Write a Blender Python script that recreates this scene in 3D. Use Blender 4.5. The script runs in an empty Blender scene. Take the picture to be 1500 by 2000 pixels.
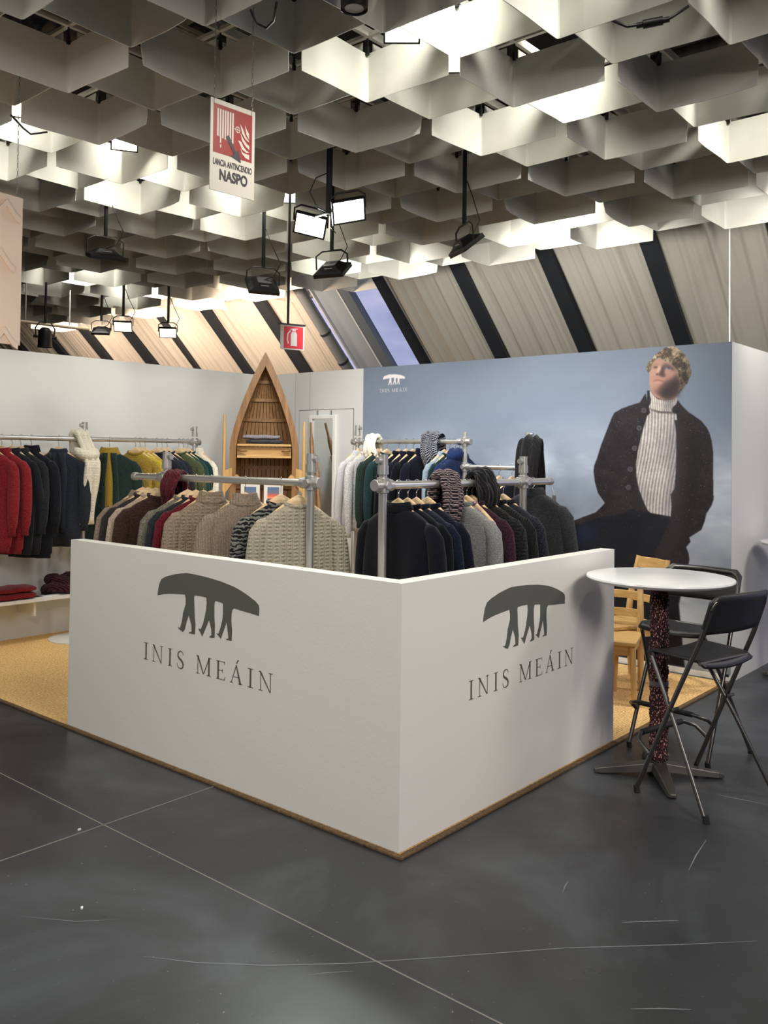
import bpy, math, random
import numpy as np
from mathutils import Vector, Matrix
random.seed(7)
SC = bpy.context.scene
COL = SC.collection
PI = math.pi

# ---------------------------------------------------------------- camera
CF, CYP, CPI, CRO, CYA = 1723.841, 854.153, 0.02052, 0.01242, 0.70416
CPOS = Vector((-2.84646, -2.3105, 1.64985))
_f = Vector((math.cos(CYA), math.sin(CYA), 0)); _r = Vector((math.sin(CYA), -math.cos(CYA), 0)); _u = Vector((0, 0, 1))
_f2 = _f*math.cos(CPI)+_u*math.sin(CPI); _u2 = _u*math.cos(CPI)-_f*math.sin(CPI)
CR = _r*math.cos(CRO)+_u2*math.sin(CRO); CU = _u2*math.cos(CRO)-_r*math.sin(CRO); CFW = _f2
cd = bpy.data.cameras.new('camera'); cam = bpy.data.objects.new('camera', cd); COL.objects.link(cam)
m3 = Matrix((CR, CU, -CFW)).transposed()
cam.matrix_world = Matrix.Translation(CPOS) @ m3.to_4x4()
cd.sensor_fit = 'HORIZONTAL'; cd.sensor_width = 36; cd.lens = 36*CF/1500; cd.shift_y = -(1000-CYP)/1500
cd.clip_end = 200
SC.camera = cam
# measured points of the place (photograph 1500 x 2000) turned into world positions on a chosen plane
def ray(px, py): return CFW+CR*((px-750)/CF)-CU*((py-CYP)/CF)
def onz(px, py, z): d = ray(px, py); return CPOS+d*((z-CPOS.z)/d.z)
def onx(px, py, x): d = ray(px, py); return CPOS+d*((x-CPOS.x)/d.x)
def ony(px, py, y): d = ray(px, py); return CPOS+d*((y-CPOS.y)/d.y)
def proj(P):
    d = Vector(P)-CPOS; z = d.dot(CFW)
    return (750+CF*d.dot(CR)/z, CYP-CF*d.dot(CU)/z, z)
def along(px, A, B):
    lo, hi = -1.0, 2.0; A = Vector(A); B = Vector(B); s = 1 if proj(B)[0] > proj(A)[0] else -1
    for k in range(40):
        m = (lo+hi)/2
        if (proj(A+(B-A)*m)[0]-px)*s < 0: lo = m
        else: hi = m
    return A+(B-A)*lo

# ---------------------------------------------------------------- world (dusk sky)
W = bpy.data.worlds.new('dusk'); SC.world = W; W.use_nodes = True
nt = W.node_tree; nt.nodes.clear()
def wn(t, **k):
    n = nt.nodes.new(t)
    for a, b in k.items(): setattr(n, a, b)
    return n
tc = wn('ShaderNodeTexCoord'); mp = wn('ShaderNodeMapping'); mp.inputs['Scale'].default_value = (1.5, 4.5, 9)
nz = wn('ShaderNodeTexNoise'); nz.inputs['Scale'].default_value = 1.6; nz.inputs['Detail'].default_value = 7; nz.inputs['Roughness'].default_value = .6
cr = wn('ShaderNodeValToRGB'); e = cr.color_ramp.elements
e[0].position = .30; e[0].color = (.13, .14, .22, 1); e[1].position = .72; e[1].color = (.52, .42, .52, 1)
x = e.new(.44); x.color = (.24, .25, .39, 1); x = e.new(.58); x.color = (.33, .32, .46, 1)
bg = wn('ShaderNodeBackground'); bg.inputs['Strength'].default_value = 1.9; out = wn('ShaderNodeOutputWorld')
nt.links.new(tc.outputs['Generated'], mp.inputs[0]); nt.links.new(mp.outputs[0], nz.inputs['Vector'])
nt.links.new(nz.outputs['Fac'], cr.inputs[0]); nt.links.new(cr.outputs[0], bg.inputs['Color']); nt.links.new(bg.outputs[0], out.inputs[0])

# ---------------------------------------------------------------- fill lights, added without fixtures to brighten the stand and floor
def area(name, loc, to, size, power, col=(1, .97, .92), spread=140, sy=None):
    l = bpy.data.lights.new(name, 'AREA'); l.energy = power; l.color = col; l.size = size; l.spread = math.radians(spread)
    if sy: l.shape = 'RECTANGLE'; l.size_y = sy
    o = bpy.data.objects.new(name, l); COL.objects.link(o); o.location = loc
    o.rotation_euler = (Vector(to)-Vector(loc)).to_track_quat('-Z', 'Y').to_euler()
    return o
FILLS = [((-4.2, 1.8, 3.45), (0, 1.2, .3), .9, 54, (1, .965, .88)),
        ((-1.2, -4.4, 3.45), (1.2, 0, .4), 1.5, 105, (1, .93, .87)),
        ((3.4, -2.8, 3.5), (3.2, -.6, .8), .9, 40, (1, .92, .85)),
        ((-3.0, -1.2, 3.45), (-2.3, -.3, 0), .5, 40, (.95, .98, 1)),
        ((3.7, -.6, 3.35), (6.2, -.2, 2.9), .3, 26, (1, .96, .88)), ((3.7, 1.6, 3.3), (6.2, 1.8, 2.9), .3, 26, (1, .96, .88)), ((3.7, 3.4, 3.3), (6.2, 3.4, 2.9), .3, 20, (1, .96, .88))]  # this row is added fill for the window blinds, no fixtures behind it
for a in FILLS: area('fill_light', *a)

SC.view_settings.view_transform = 'Standard'; SC.view_settings.look = 'None'
SC.view_settings.gamma = 1; SC.view_settings.use_curve_mapping = False
SC.view_settings.exposure = 0.0

# ---------------------------------------------------------------- helpers
def srgb(r, g, b):
    f = lambda c: (c/255/12.92) if c/255 <= .04045 else ((c/255+.055)/1.055)**2.4
    return (f(r), f(g), f(b), 1)
MATS = {}
def mat(name, col, rough=.6, metal=0, bump=None, col2=None, nscale=20, spec=.5, emit=0, alpha=None, coat=0):
    if name in MATS: return MATS[name]
    m = bpy.data.materials.new(name); m.use_nodes = True; t = m.node_tree; b = t.nodes['Principled BSDF']
    b.inputs['Base Color'].default_value = srgb(*col); b.inputs['Roughness'].default_value = rough; b.inputs['Metallic'].default_value = metal
    b.inputs['Specular IOR Level'].default_value = spec; b.inputs['Coat Weight'].default_value = coat
    c = t.nodes.new('ShaderNodeTexCoord')
    if col2:
        n = t.nodes.new('ShaderNodeTexNoise'); n.inputs['Scale'].default_value = nscale; n.inputs['Detail'].default_value = 4
        t.links.new(c.outputs['Object'], n.inputs['Vector'])
        r = t.nodes.new('ShaderNodeValToRGB'); r.color_ramp.elements[0].position = .35; r.color_ramp.elements[1].position = .65
        r.color_ramp.elements[0].color = srgb(*col); r.color_ramp.elements[1].color = srgb(*col2)
        t.links.new(n.outputs['Fac'], r.inputs[0]); t.links.new(r.outputs[0], b.inputs['Base Color'])
    if bump:
        sc, st = bump
        n = t.nodes.new('ShaderNodeTexNoise'); n.inputs['Scale'].default_value = sc; n.inputs['Detail'].default_value = 5
        t.links.new(c.outputs['Object'], n.inputs['Vector'])
        bp = t.nodes.new('ShaderNodeBump'); bp.inputs['Strength'].default_value = st; bp.inputs['Distance'].default_value = .01
        t.links.new(n.outputs['Fac'], bp.inputs['Height']); t.links.new(bp.outputs[0], b.inputs['Normal'])
    if emit:
        b.inputs['Emission Color'].default_value = srgb(*col); b.inputs['Emission Strength'].default_value = emit
    MATS[name] = m; return m
def wood(name, c1, c2, axis='Z', rough=.45, scale=9):
    if name in MATS: return MATS[name]
    m = bpy.data.materials.new(name); m.use_nodes = True; t = m.node_tree; b = t.nodes['Principled BSDF']; b.inputs['Roughness'].default_value = rough
    c = t.nodes.new('ShaderNodeTexCoord'); mp = t.nodes.new('ShaderNodeMapping')
    s = [scale*4]*3; s['XYZ'.index(axis)] = scale*.25; mp.inputs['Scale'].default_value = s
    n = t.nodes.new('ShaderNodeTexNoise'); n.inputs['Scale'].default_value = 1.4; n.inputs['Detail'].default_value = 5; n.inputs['Distortion'].default_value = .7
    r = t.nodes.new('ShaderNodeValToRGB'); r.color_ramp.elements[0].position = .3; r.color_ramp.elements[1].position = .7
    r.color_ramp.elements[0].color = srgb(*c1); r.color_ramp.elements[1].color = srgb(*c2)
    t.links.new(c.outputs['Object'], mp.inputs[0]); t.links.new(mp.outputs[0], n.inputs['Vector']); t.links.new(n.outputs['Fac'], r.inputs[0]); t.links.new(r.outputs[0], b.inputs['Base Color'])
    bp = t.nodes.new('ShaderNodeBump'); bp.inputs['Strength'].default_value = .15; bp.inputs['Distance'].default_value = .003
    t.links.new(n.outputs['Fac'], bp.inputs['Height']); t.links.new(bp.outputs[0], b.inputs['Normal'])
    MATS[name] = m; return m
def knit(name, c1, c2, kind='plain', scale=1.0, rough=.95, strength=.6):
    """wool: mottled yarn colour plus real stitch relief as bump"""
    if name in MATS: return MATS[name]
    m = bpy.data.materials.new(name); m.use_nodes = True; t = m.node_tree; L = t.links; b = t.nodes['Principled BSDF']
    b.inputs['Roughness'].default_value = rough; b.inputs['Specular IOR Level'].default_value = .12
    b.inputs['Sheen Weight'].default_value = .12; b.inputs['Sheen Roughness'].default_value = .5
    c = t.nodes.new('ShaderNodeTexCoord')
    n = t.nodes.new('ShaderNodeTexNoise'); n.inputs['Scale'].default_value = 130/scale; n.inputs['Detail'].default_value = 3
    L.new(c.outputs['Object'], n.inputs['Vector'])
    r = t.nodes.new('ShaderNodeValToRGB'); r.color_ramp.elements[0].position = .38; r.color_ramp.elements[1].position = .62
    r.color_ramp.elements[0].color = srgb(*c1); r.color_ramp.elements[1].color = srgb(*c2)
    def wave(direction, sc, dist=0, ds=1, prof='SIN', rot=0):
        w = t.nodes.new('ShaderNodeTexWave'); w.bands_direction = direction; w.wave_profile = prof
        w.inputs['Scale'].default_value = sc; w.inputs['Distortion'].default_value = dist; w.inputs['Detail Scale'].default_value = ds
        L.new(c.outputs['Object'], w.inputs['Vector']); return w.outputs['Fac']
    def mth(op, a, bb):
        x = t.nodes.new('ShaderNodeMath'); x.operation = op
        for i, v in enumerate((a, bb)):
            if isinstance(v, (int, float)): x.inputs[i].default_value = v
            else: L.new(v, x.inputs[i])
        return x.outputs[0]
    fac = n.outputs['Fac']; h = n.outputs['Fac']
    if kind == 'rib':
        h = mth('ADD', mth('MULTIPLY', wave('X', 22/scale), 1.2), mth('MULTIPLY', n.outputs['Fac'], .5))
    elif kind == 'cable':
        a = wave('X', 9/scale); z = wave('Z', 16/scale, 2.5, 2.2); y_ = wave('X', 27/scale); h = mth('ADD', mth('MULTIPLY', mth('MULTIPLY', a, z), 1.3), mth('ADD', mth('MULTIPLY', y_, .45), mth('MULTIPLY', n.outputs['Fac'], .5)))
    elif kind == 'tweed':
        v = t.nodes.new('ShaderNodeTexVoronoi'); v.inputs['Scale'].default_value = 160; L.new(c.outputs['Object'], v.inputs['Vector']); fac = mth('MULTIPLY', v.outputs['Distance'], 1.15)
    elif kind == 'marl':
        fac = wave('Z', 14/scale, 6, 2.8)
        h = fac
    elif kind == 'check':
        a = wave('DIAGONAL', 26/scale); z = wave('Z', 34/scale, 2, 3); fac = mth('MULTIPLY', mth('MULTIPLY', a, z), 1.7); h = fac
    elif kind == 'fine':
        h = mth('ADD', mth('MULTIPLY', wave('Z', 60/scale), .4), mth('MULTIPLY', n.outputs['Fac'], .6))
    L.new(fac, r.inputs[0]); L.new(r.outputs[0], b.inputs['Base Color'])
    bp = t.nodes.new('ShaderNodeBump'); bp.inputs['Strength'].default_value = strength; bp.inputs['Distance'].default_value = .006
    L.new(h, bp.inputs['Height']); L.new(bp.outputs[0], b.inputs['Normal'])
    MATS[name] = m; return m

class MB:
    def __init__(s): s.v = []; s.f = []
    def add(s, vs, fs):
        o = len(s.v); s.v += [tuple(v) for v in vs]; s.f += [tuple(i+o for i in f) for f in fs]; return s
    def box(s, c, d, rz=0, M=None):
        x, y, z = d[0]/2, d[1]/2, d[2]/2
        P = [Vector((a, b, e)) for a in (-x, x) for b in (-y, y) for e in (-z, z)]
        if rz: R = Matrix.Rotation(rz, 3, 'Z'); P = [R @ p for p in P]
        if M is not None: P = [M @ p for p in P]
        P = [p+Vector(c) for p in P]
        return s.add(P, [(0, 1, 3, 2), (4, 6, 7, 5), (0, 4, 5, 1), (2, 3, 7, 6), (0, 2, 6, 4), (1, 5, 7, 3)])
    def box2(s, a, b): return s.box([(a[i]+b[i])/2 for i in range(3)], [abs(b[i]-a[i]) for i in range(3)])
    def loft(s, rings, cap=True, closed=False):
        n = len(rings[0]); V = [p for r in rings for p in r]; F = []
        m = len(rings)
        for i in range(m if closed else m-1):
            for j in range(n):
                F.append((i*n+j, i*n+(j+1) % n, ((i+1) % m)*n+(j+1) % n, ((i+1) % m)*n+j))
        if cap and not closed: F.append(tuple(range(n))[::-1]); F.append(tuple((m-1)*n+j for j in range(n)))
        return s.add(V, F)
    def tube(s, pts, r, n=10, cap=True, flat=1.0, up=None):
        pts = [Vector(p) for p in pts]; R = r if isinstance(r, (list, tuple)) else [r]*len(pts); rings = []; pu = None
        for i, p in enumerate(pts):
            a = pts[max(i-1, 0)]; b = pts[min(i+1, len(pts)-1)]; t = (b-a).normalized()
            u = (Vector(up) if up else (pu if pu else (Vector((0, 0, 1)) if abs(t.z) < .9 else Vector((1, 0, 0)))))
            w = t.cross(u).normalized(); u = w.cross(t).normalized(); pu = u
            rings.append([p+w*math.cos(q)*R[i]+u*math.sin(q)*R[i]*flat for q in [2*PI*k/n for k in range(n)]])
        return s.loft(rings, cap)
    def cyl(s, a, b, r, n=16, r2=None): return s.tube([a, b], [r, r if r2 is None else r2], n)
    def lathe(s, prof, c=(0, 0, 0), n=32):
        rings = [[Vector((c[0]+r*math.cos(2*PI*k/n), c[1]+r*math.sin(2*PI*k/n), c[2]+z)) for k in range(n)] for r, z in prof]
        return s.loft(rings)
    def prism(s, poly, f, t):
        """poly 2d -> f(u,v) world; thickness vector t"""
        n = len(poly); A = [Vector(f(*p)) for p in poly]; t = Vector(t); B = [p+t for p in A]
        area = sum(poly[i][0]*poly[(i+1) % n][1]-poly[(i+1) % n][0]*poly[i][1] for i in range(n))
        return s.add(A+B, [tuple(range(n)), tuple(range(2*n-1, n-1, -1))]+[(i, i+n, (i+1) % n+n, (i+1) % n) for i in range(n)])
    def obj(s, name, m, parent=None, smooth=False, bevel=0, loc=None, rz=0, sub=0):
        me = bpy.data.meshes.new(name); me.from_pydata(s.v, [], s.f); me.validate(); 
        import bmesh
        bm = bmesh.new(); bm.from_mesh(me); bmesh.ops.recalc_face_normals(bm, faces=bm.faces[:]); bm.to_mesh(me); bm.free()
        o = bpy.data.objects.new(name, me); COL.objects.link(o); me.materials.append(m)
        if smooth:
            for p in me.polygons: p.use_smooth = True
            if smooth != 'all': me.set_sharp_from_angle(angle=math.radians(50))
        if bevel:
            b = o.modifiers.new('bevel', 'BEVEL'); b.width = bevel; b.segments = 2; b.limit_method = 'ANGLE'
        if sub:
            b = o.modifiers.new('sub', 'SUBSURF'); b.levels = sub; b.render_levels = sub
        if parent: o.parent = parent
        if loc: o.location = loc
        if rz: o.rotation_euler.z = rz
        return o
def thing(name, label, cat, loc=(0, 0, 0), rz=0, group=None):
    o = bpy.data.objects.new(name, None); COL.objects.link(o); o.location = loc; o.rotation_euler = (0, 0, rz)
    o.empty_display_size = .1; o['label'] = label; o['category'] = cat
    if group: o['group'] = group
    return o
def struct(o, label=None, cat=None):
    o['kind'] = 'structure'
    if label: o['label'] = label
    if cat: o['category'] = cat
    return o
def E(name, loc=(0, 0, 0), rz=0):
    o = bpy.data.objects.new(name, None); COL.objects.link(o); o.location = loc; o.rotation_euler = (0, 0, rz); o.empty_display_size = .1; return o
def dup(root, loc, rz, label=None, group=None):
    r = root.copy(); COL.objects.link(r); r.location = loc; r.rotation_euler = (root.rotation_euler.x, root.rotation_euler.y, rz)
    if label: r['label'] = label
    if group: r['group'] = group
    for ch in list(root.children):
        c = ch.copy(); COL.objects.link(c); c.parent = r
        for g in list(ch.children):
            d = g.copy(); COL.objects.link(d); d.parent = c
    return r
# ================================================================ THE SETTING
PX, PY, WZ = 3.8256, 5.1337, 2.53          # mural wall plane x, left wall plane y, partition height
LA, LB, CH, CT = 2.5714, 1.9616, 1.12, .085  # counter lengths, height, thickness
# ---- floor
fm = bpy.data.materials.new('polished_concrete'); fm.use_nodes = True
t = fm.node_tree; b = t.nodes['Principled BSDF']; L = t.links
c = t.nodes.new('ShaderNodeTexCoord')
def nse(sc, det, vec=None, dist=0, rough=.5):
    n = t.nodes.new('ShaderNodeTexNoise'); n.inputs['Scale'].default_value = sc; n.inputs['Detail'].default_value = det; n.inputs['Distortion'].default_value = dist; n.inputs['Roughness'].default_value = rough
    L.new(vec if vec else c.outputs['Object'], n.inputs['Vector']); return n.outputs['Fac']
def ramp(fac, *st):
    r = t.nodes.new('ShaderNodeValToRGB'); r.color_ramp.elements[0].position = st[0][0]; r.color_ramp.elements[0].color = st[0][1]
    r.color_ramp.elements[1].position = st[-1][0]; r.color_ramp.elements[1].color = st[-1][1]
    for s_ in st[1:-1]: k = r.color_ramp.elements.new(s_[0]); k.color = s_[1]
    L.new(fac, r.inputs[0]); return r.outputs[0]
base = ramp(nse(1.1, 6, dist=.6, rough=.62), (.3, srgb(42, 44, 46)), (.5, srgb(52, 54, 57)), (.72, srgb(76, 80, 85)))
mpn = t.nodes.new('ShaderNodeMapping'); mpn.inputs['Scale'].default_value = (2.5, 22, 1); mpn.inputs['Rotation'].default_value = (0, 0, .5); L.new(c.outputs['Object'], mpn.inputs[0])
scr = ramp(nse(1.5, 5, mpn.outputs[0], rough=.7), (.66, (0, 0, 0, 1)), (.8, (1, 1, 1, 1)))
spk = ramp(nse(60, 2), (.74, (0, 0, 0, 1)), (.8, (1, 1, 1, 1)))
mx = t.nodes.new('ShaderNodeMix'); mx.data_type = 'RGBA'; mx.inputs['B'].default_value = srgb(125, 127, 130)
ad = t.nodes.new('ShaderNodeMath'); ad.operation = 'MULTIPLY'; ad.inputs[1].default_value = .35; L.new(scr, ad.inputs[0])
L.new(ad.outputs[0], mx.inputs['Factor']); L.new(base, mx.inputs['A']); 
mx2 = t.nodes.new('ShaderNodeMix'); mx2.data_type = 'RGBA'; mx2.inputs['B'].default_value = srgb(170, 172, 174)
L.new(spk, mx2.inputs['Factor']); L.new(mx.outputs['Result'], mx2.inputs['A']); L.new(mx2.outputs['Result'], b.inputs['Base Color'])
rr = ramp(nse(2.3, 5), (.3, (.26, .26, .26, 1)), (.7, (.44, .44, .44, 1))); L.new(rr, b.inputs['Roughness'])
b.inputs['Specular IOR Level'].default_value = .5
bp = t.nodes.new('ShaderNodeBump'); bp.inputs['Strength'].default_value = .08; bp.inputs['Distance'].default_value = .004; L.new(nse(9, 4), bp.inputs['Height']); L.new(bp.outputs[0], b.inputs['Normal'])
floor = struct(MB().box2((-12, -10, -.1), (9.2, 16, 0)).obj('floor', fm))
jm = mat('joint_filler', (128, 126, 118), .7)
def joint(a, bb, w=.006):
    a = Vector(a); bb = Vector(bb); a.z = bb.z = 0; d = (bb-a); n = Vector((-d.y, d.x, 0)).normalized()*w/2
    MB().prism([(0, 0), (1, 0), (1, 1), (0, 1)], lambda u, v: a-n+d*u+n*2*v, (0, 0, .0012)).obj('joint', jm, floor)
j0 = onz(200, 1610, 0); j1 = onz(975, 1998, 0); dj = (j1-j0).normalized()
joint(j0-dj*6, j0+dj*6)
k0 = onz(0, 1682, 0); k1 = onz(412, 1538, 0); dk = (k1-k0).normalized(); joint(k0-dk*4, k0+dk*((k1-k0).length+.02))
sc_m = mat('scuff', (112, 114, 118), .6)
def scuff(pts, w=.008):
    P = [onz(a, b_, 0) for a, b_ in pts]; V = []
    for i, p in enumerate(P):
        d = (P[min(i+1, len(P)-1)]-P[max(i-1, 0)]).normalized(); n = Vector((-d.y, d.x, 0))*w/2*(.35 if i in (0, len(P)-1) else 1)
        V += [(p.x-n.x, p.y-n.y, .0006), (p.x+n.x, p.y+n.y, .0006)]
    MB().add(V, [(2*i, 2*i+1, 2*i+3, 2*i+2) for i in range(len(P)-1)]).obj('scuff_mark', sc_m, floor)
scuff([(280, 1868), (380, 1880), (520, 1886), (680, 1882), (860, 1870), (1100, 1852), (1330, 1845), (1480, 1838)], .005)
scuff([(1232, 1971), (1290, 1970), (1350, 1972)], .006); scuff([(1380, 1640), (1360, 1670), (1345, 1700)], .006); scuff([(1400, 1552), (1440, 1560), (1500, 1572)], .012)
scuff([(1098, 1745), (1104, 1730), (1110, 1720)], .006); scuff([(40, 1790), (150, 1800), (230, 1796)], .004); scuff([(1215, 1802), (1260, 1800), (1325, 1798)], .008); scuff([(600, 1905), (640, 1900), (690, 1897)], .005)
# ---- rug (sisal) under the stand
rm = bpy.data.materials.new('sisal'); rm.use_nodes = True; t = rm.node_tree; b = t.nodes['Principled BSDF']; L = t.links; b.inputs['Roughness'].default_value = .95; b.inputs['Specular IOR Level'].default_value = .1
c = t.nodes.new('ShaderNodeTexCoord')
wv = t.nodes.new('ShaderNodeTexWave'); wv.bands_direction = 'Y'; wv.inputs['Scale'].default_value = 20; wv.inputs['Distortion'].default_value = 1.2; wv.inputs['Detail Scale'].default_value = 3; L.new(c.outputs['Object'], wv.inputs[0])
n1 = nse(75, 4); n2 = nse(2.2, 4)
m1 = t.nodes.new('ShaderNodeMath'); m1.operation = 'MULTIPLY_ADD'; m1.inputs[1].default_value = .28; L.new(wv.outputs['Fac'], m1.inputs[0]); L.new(n1, m1.inputs[2])
col = ramp(m1.outputs[0], (.40, srgb(170, 128, 74)), (.62, srgb(220, 180, 120)), (.85, srgb(238, 204, 150))); L.new(col, b.inputs['Base Color'])
bp = t.nodes.new('ShaderNodeBump'); bp.inputs['Strength'].default_value = .7; bp.inputs['Distance'].default_value = .006; L.new(m1.outputs[0], bp.inputs['Height']); L.new(bp.outputs[0], b.inputs['Normal'])
rug = thing('sisal_rug', 'golden brown woven sisal rug lying on the dark floor under the whole stand', 'rug')
MB().box2((.0, -.004, 0), (PX-.05, PY-.002, .012)).obj('woven_field', rm, rug)
rb = mat('rug_binding', (112, 88, 58), .95, bump=(90, .8), col2=(84, 64, 40), nscale=60)
MB().box2((-.026, -.034, 0), (0, PY-.002, .013)).obj('binding', rb, rug, bevel=.004)
MB().box2((0, -.034, 0), (PX-.05, -.004, .013)).obj('binding', rb, rug, bevel=.004)
RZ = .012
# ---- partitions
wall_m = mat('painted_panel', (214, 216, 215), .5, bump=(140, .05), spec=.3)
trim_m = mat('white_trim', (232, 232, 228), .4)
hall_m = mat('hall_wall', (120, 120, 118), .8)
for nm_, a_, b_ in (('wall_near', (-12, -10.1, 0), (9.2, -10, 4.7)), ('wall_hall_left', (-12.1, -10, 0), (-12, 16, 4.7)), ('wall_far', (-12, 16, 0), (9.2, 16.1, 4.7))): struct(MB().box2(a_, b_).obj(nm_, hall_m))
wl = struct(MB().box2((-6, PY, 0), (PX+.1, PY+.06, WZ)).obj('wall_left', wall_m))
wb = struct(MB().box2((PX, -.0344, .0), (PX+.06, PY, WZ)).obj('wall_back', wall_m))
wr = struct(MB().box2((PX+.0605, -.0344, 0), (PX+5.0, .0256, WZ)).obj('wall_right', wall_m))
for (y) in (3.635, 4.62, 4.40):
    MB().box2((PX-.003, y-.006, .0), (PX, y+.006, WZ)).obj('panel_joint', mat('joint_line', (190, 190, 186), .6), wb)
struct(MB().box2((PX-.012, 3.66, 0), (PX, PY, .07)).obj('baseboard_back', trim_m))
struct(MB().box2((PX-.012, -.03, 0.012), (PX, 3.62, .055)).obj('baseboard_mural', trim_m))
# door panel cut in the white part of the back wall
dr = struct(E('door_1', (0, 0, 0)))
MB().box2((PX-.010, 3.77, .03), (PX-.001, 4.55, 2.12)).obj('door_leaf', wall_m, dr, bevel=.002)
MB().box2((PX-.004, 3.762, .02), (PX-.001, 3.77, 2.13)).box2((PX-.004, 4.55, .02), (PX-.001, 4.558, 2.13)).box2((PX-.004, 3.762, 2.12), (PX-.001, 4.558, 2.128)).obj('shadow_gap', mat('gap', (120, 120, 116), .8), dr)

# ---- mural: a flat print on the back wall, painted into an image made here
MW, MH, RES = 3.6683, 2.472, 400
iw, ih = int(MW*RES), int(MH*RES)
def rs(a, h, w):
    ys = np.linspace(0, a.shape[0]-1.001, h); xs = np.linspace(0, a.shape[1]-1.001, w); y0 = ys.astype(int); x0 = xs.astype(int); fy = ys-y0; fx = xs-x0
    fy = fy*fy*(3-2*fy); fx = fx*fx*(3-2*fx)
    A = a[y0][:, x0]; B = a[y0][:, x0+1]; C_ = a[y0+1][:, x0]; D = a[y0+1][:, x0+1]
    fx = fx[None, :]; fy = fy[:, None]
    return (A*(1-fx)+B*fx)*(1-fy)+(C_*(1-fx)+D*fx)*fy
rng = np.random.RandomState(5)
def fbm(h, w, cy, cx, oc=5, g=.55):
    o = np.zeros((h, w)); amp = 1; tot = 0
    for k in range(oc):
        o += amp*rs(rng.rand(int(cy*2**k)+2, int(cx*2**k)+2), h, w); tot += amp; amp *= g
    return o/tot
# pixel coordinates inside the print: column from the left edge (y = 3.634), row from the top (z = 2.53)
def mp2(px, py):
    P = onx(px, py, PX); return ((3.6338-P.y)*RES, (2.53-P.z)*RES)
Y, X = np.mgrid[0:ih, 0:iw].astype(float)
def keyf(v, xs, cols):
    cols = np.array(cols, float); return np.stack([np.interp(v, xs, cols[:, k]) for k in range(3)], -1)
img = keyf(Y/ih, [0, .22, .45, .65, 1], [(112, 124, 146), (126, 139, 164), (146, 157, 178), (156, 164, 178), (150, 158, 168)])
img *= (1-.13*np.clip((X/iw-.55)/.45, 0, 1)*np.clip(1.3-Y/ih*1.4, 0, 1))[..., None]
img -= (np.array([6, 0, -8])*0)[None, None]
cl = fbm(ih, iw, 3, 2.2, 6); bandw = np.clip((Y/ih-.18)*2.4, 0, 1)
img += ((cl-.5)*185*bandw)[..., None]*np.array([1, .98, .92])
cl2 = fbm(ih, iw, 7, 5, 5); img += ((np.clip(cl2-.52, 0, 1))*210*bandw)[..., None]
img += ((fbm(ih, iw, 3, 3, 4)-.5)*16)[..., None]
def blur(m, r):
    r = max(1, int(r)); k = np.ones(2*r+1)/(2*r+1)
    for _ in range(2):
        m = np.apply_along_axis(lambda v: np.convolve(v, k, 'same'), 0, m); m = np.apply_along_axis(lambda v: np.convolve(v, k, 'same'), 1, m)
    return m
def mask(pts, soft=1):
    """pts in print pixels -> (slice, soft mask)"""
    P = np.array(pts); pad = int(soft*3+3)
    x0 = max(0, int(P[:, 0].min())-pad); x1 = min(iw, int(P[:, 0].max())+pad); y0 = max(0, int(P[:, 1].min())-pad); y1 = min(ih, int(P[:, 1].max())+pad)
    if x1 <= x0 or y1 <= y0: return None
    yy, xx = np.mgrid[y0:y1, x0:x1].astype(float); M = np.zeros(xx.shape, bool)
    for i in range(len(P)):
        xa, ya = P[i]; xb, yb = P[(i+1) % len(P)]
        if ya == yb: continue
        M ^= ((ya > yy) != (yb > yy)) & (xx < (xb-xa)*(yy-ya)/(yb-ya)+xa)
    M = M.astype(float)
    if soft: M = blur(M, soft)
    return (slice(y0, y1), slice(x0, x1)), M
def fill(pts, col, soft=1, a=1.0, tr=None):
    if tr: pts = [tr(*q) for q in pts]
    r = mask(pts, soft)
    if r is None: return
    sl, M = r; M = (M*a)[..., None]
    cc = col(Y[sl], X[sl]) if callable(col) else np.array(col, float)
    img[sl] = img[sl]*(1-M)+cc*M
TB = lambda x, y: mp2(1110+.2*x, 780+.2*y)
TF = lambda x, y: mp2(1240+.08667*x, 665+.08667*y)
fine = fbm(ih, iw, 140, 200, 3, .8); mid = fbm(ih, iw, 24, 32, 4)
def tone(c0, n=10, m=12): return lambda y, x: np.array(c0, float)+((fine[y[0, 0].astype(int):y[-1, 0].astype(int)+1, x[0, 0].astype(int):x[0, -1].astype(int)+1]-.5)*n*2+(mid[y[0, 0].astype(int):y[-1, 0].astype(int)+1, x[0, 0].astype(int):x[0, -1].astype(int)+1]-.5)*m*2)[..., None]
# trousers and lower coat
fill([(5, 1250), (100, 1190), (300, 1140), (640, 1050), (1000, 1130), (1100, 1300), (1160, 1500), (1180, 1560), (1150, 1680), (1080, 2000), (1150, 2750), (300, 2750), (120, 2300), (60, 1900), (-20, 1600), (-60, 1350)], tone((17, 20, 30), 3, 6), 2, tr=TB)
fill([(20, 1290), (150, 1230), (300, 1250), (330, 1330), (200, 1380), (60, 1440), (10, 1400)], (24, 34, 66), 14, .6, tr=TB)
fill([(560, 2750), (640, 2350), (700, 2000), (730, 1750), (760, 2000), (740, 2750)], (8, 10, 16), 8, .6, tr=TB)
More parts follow.
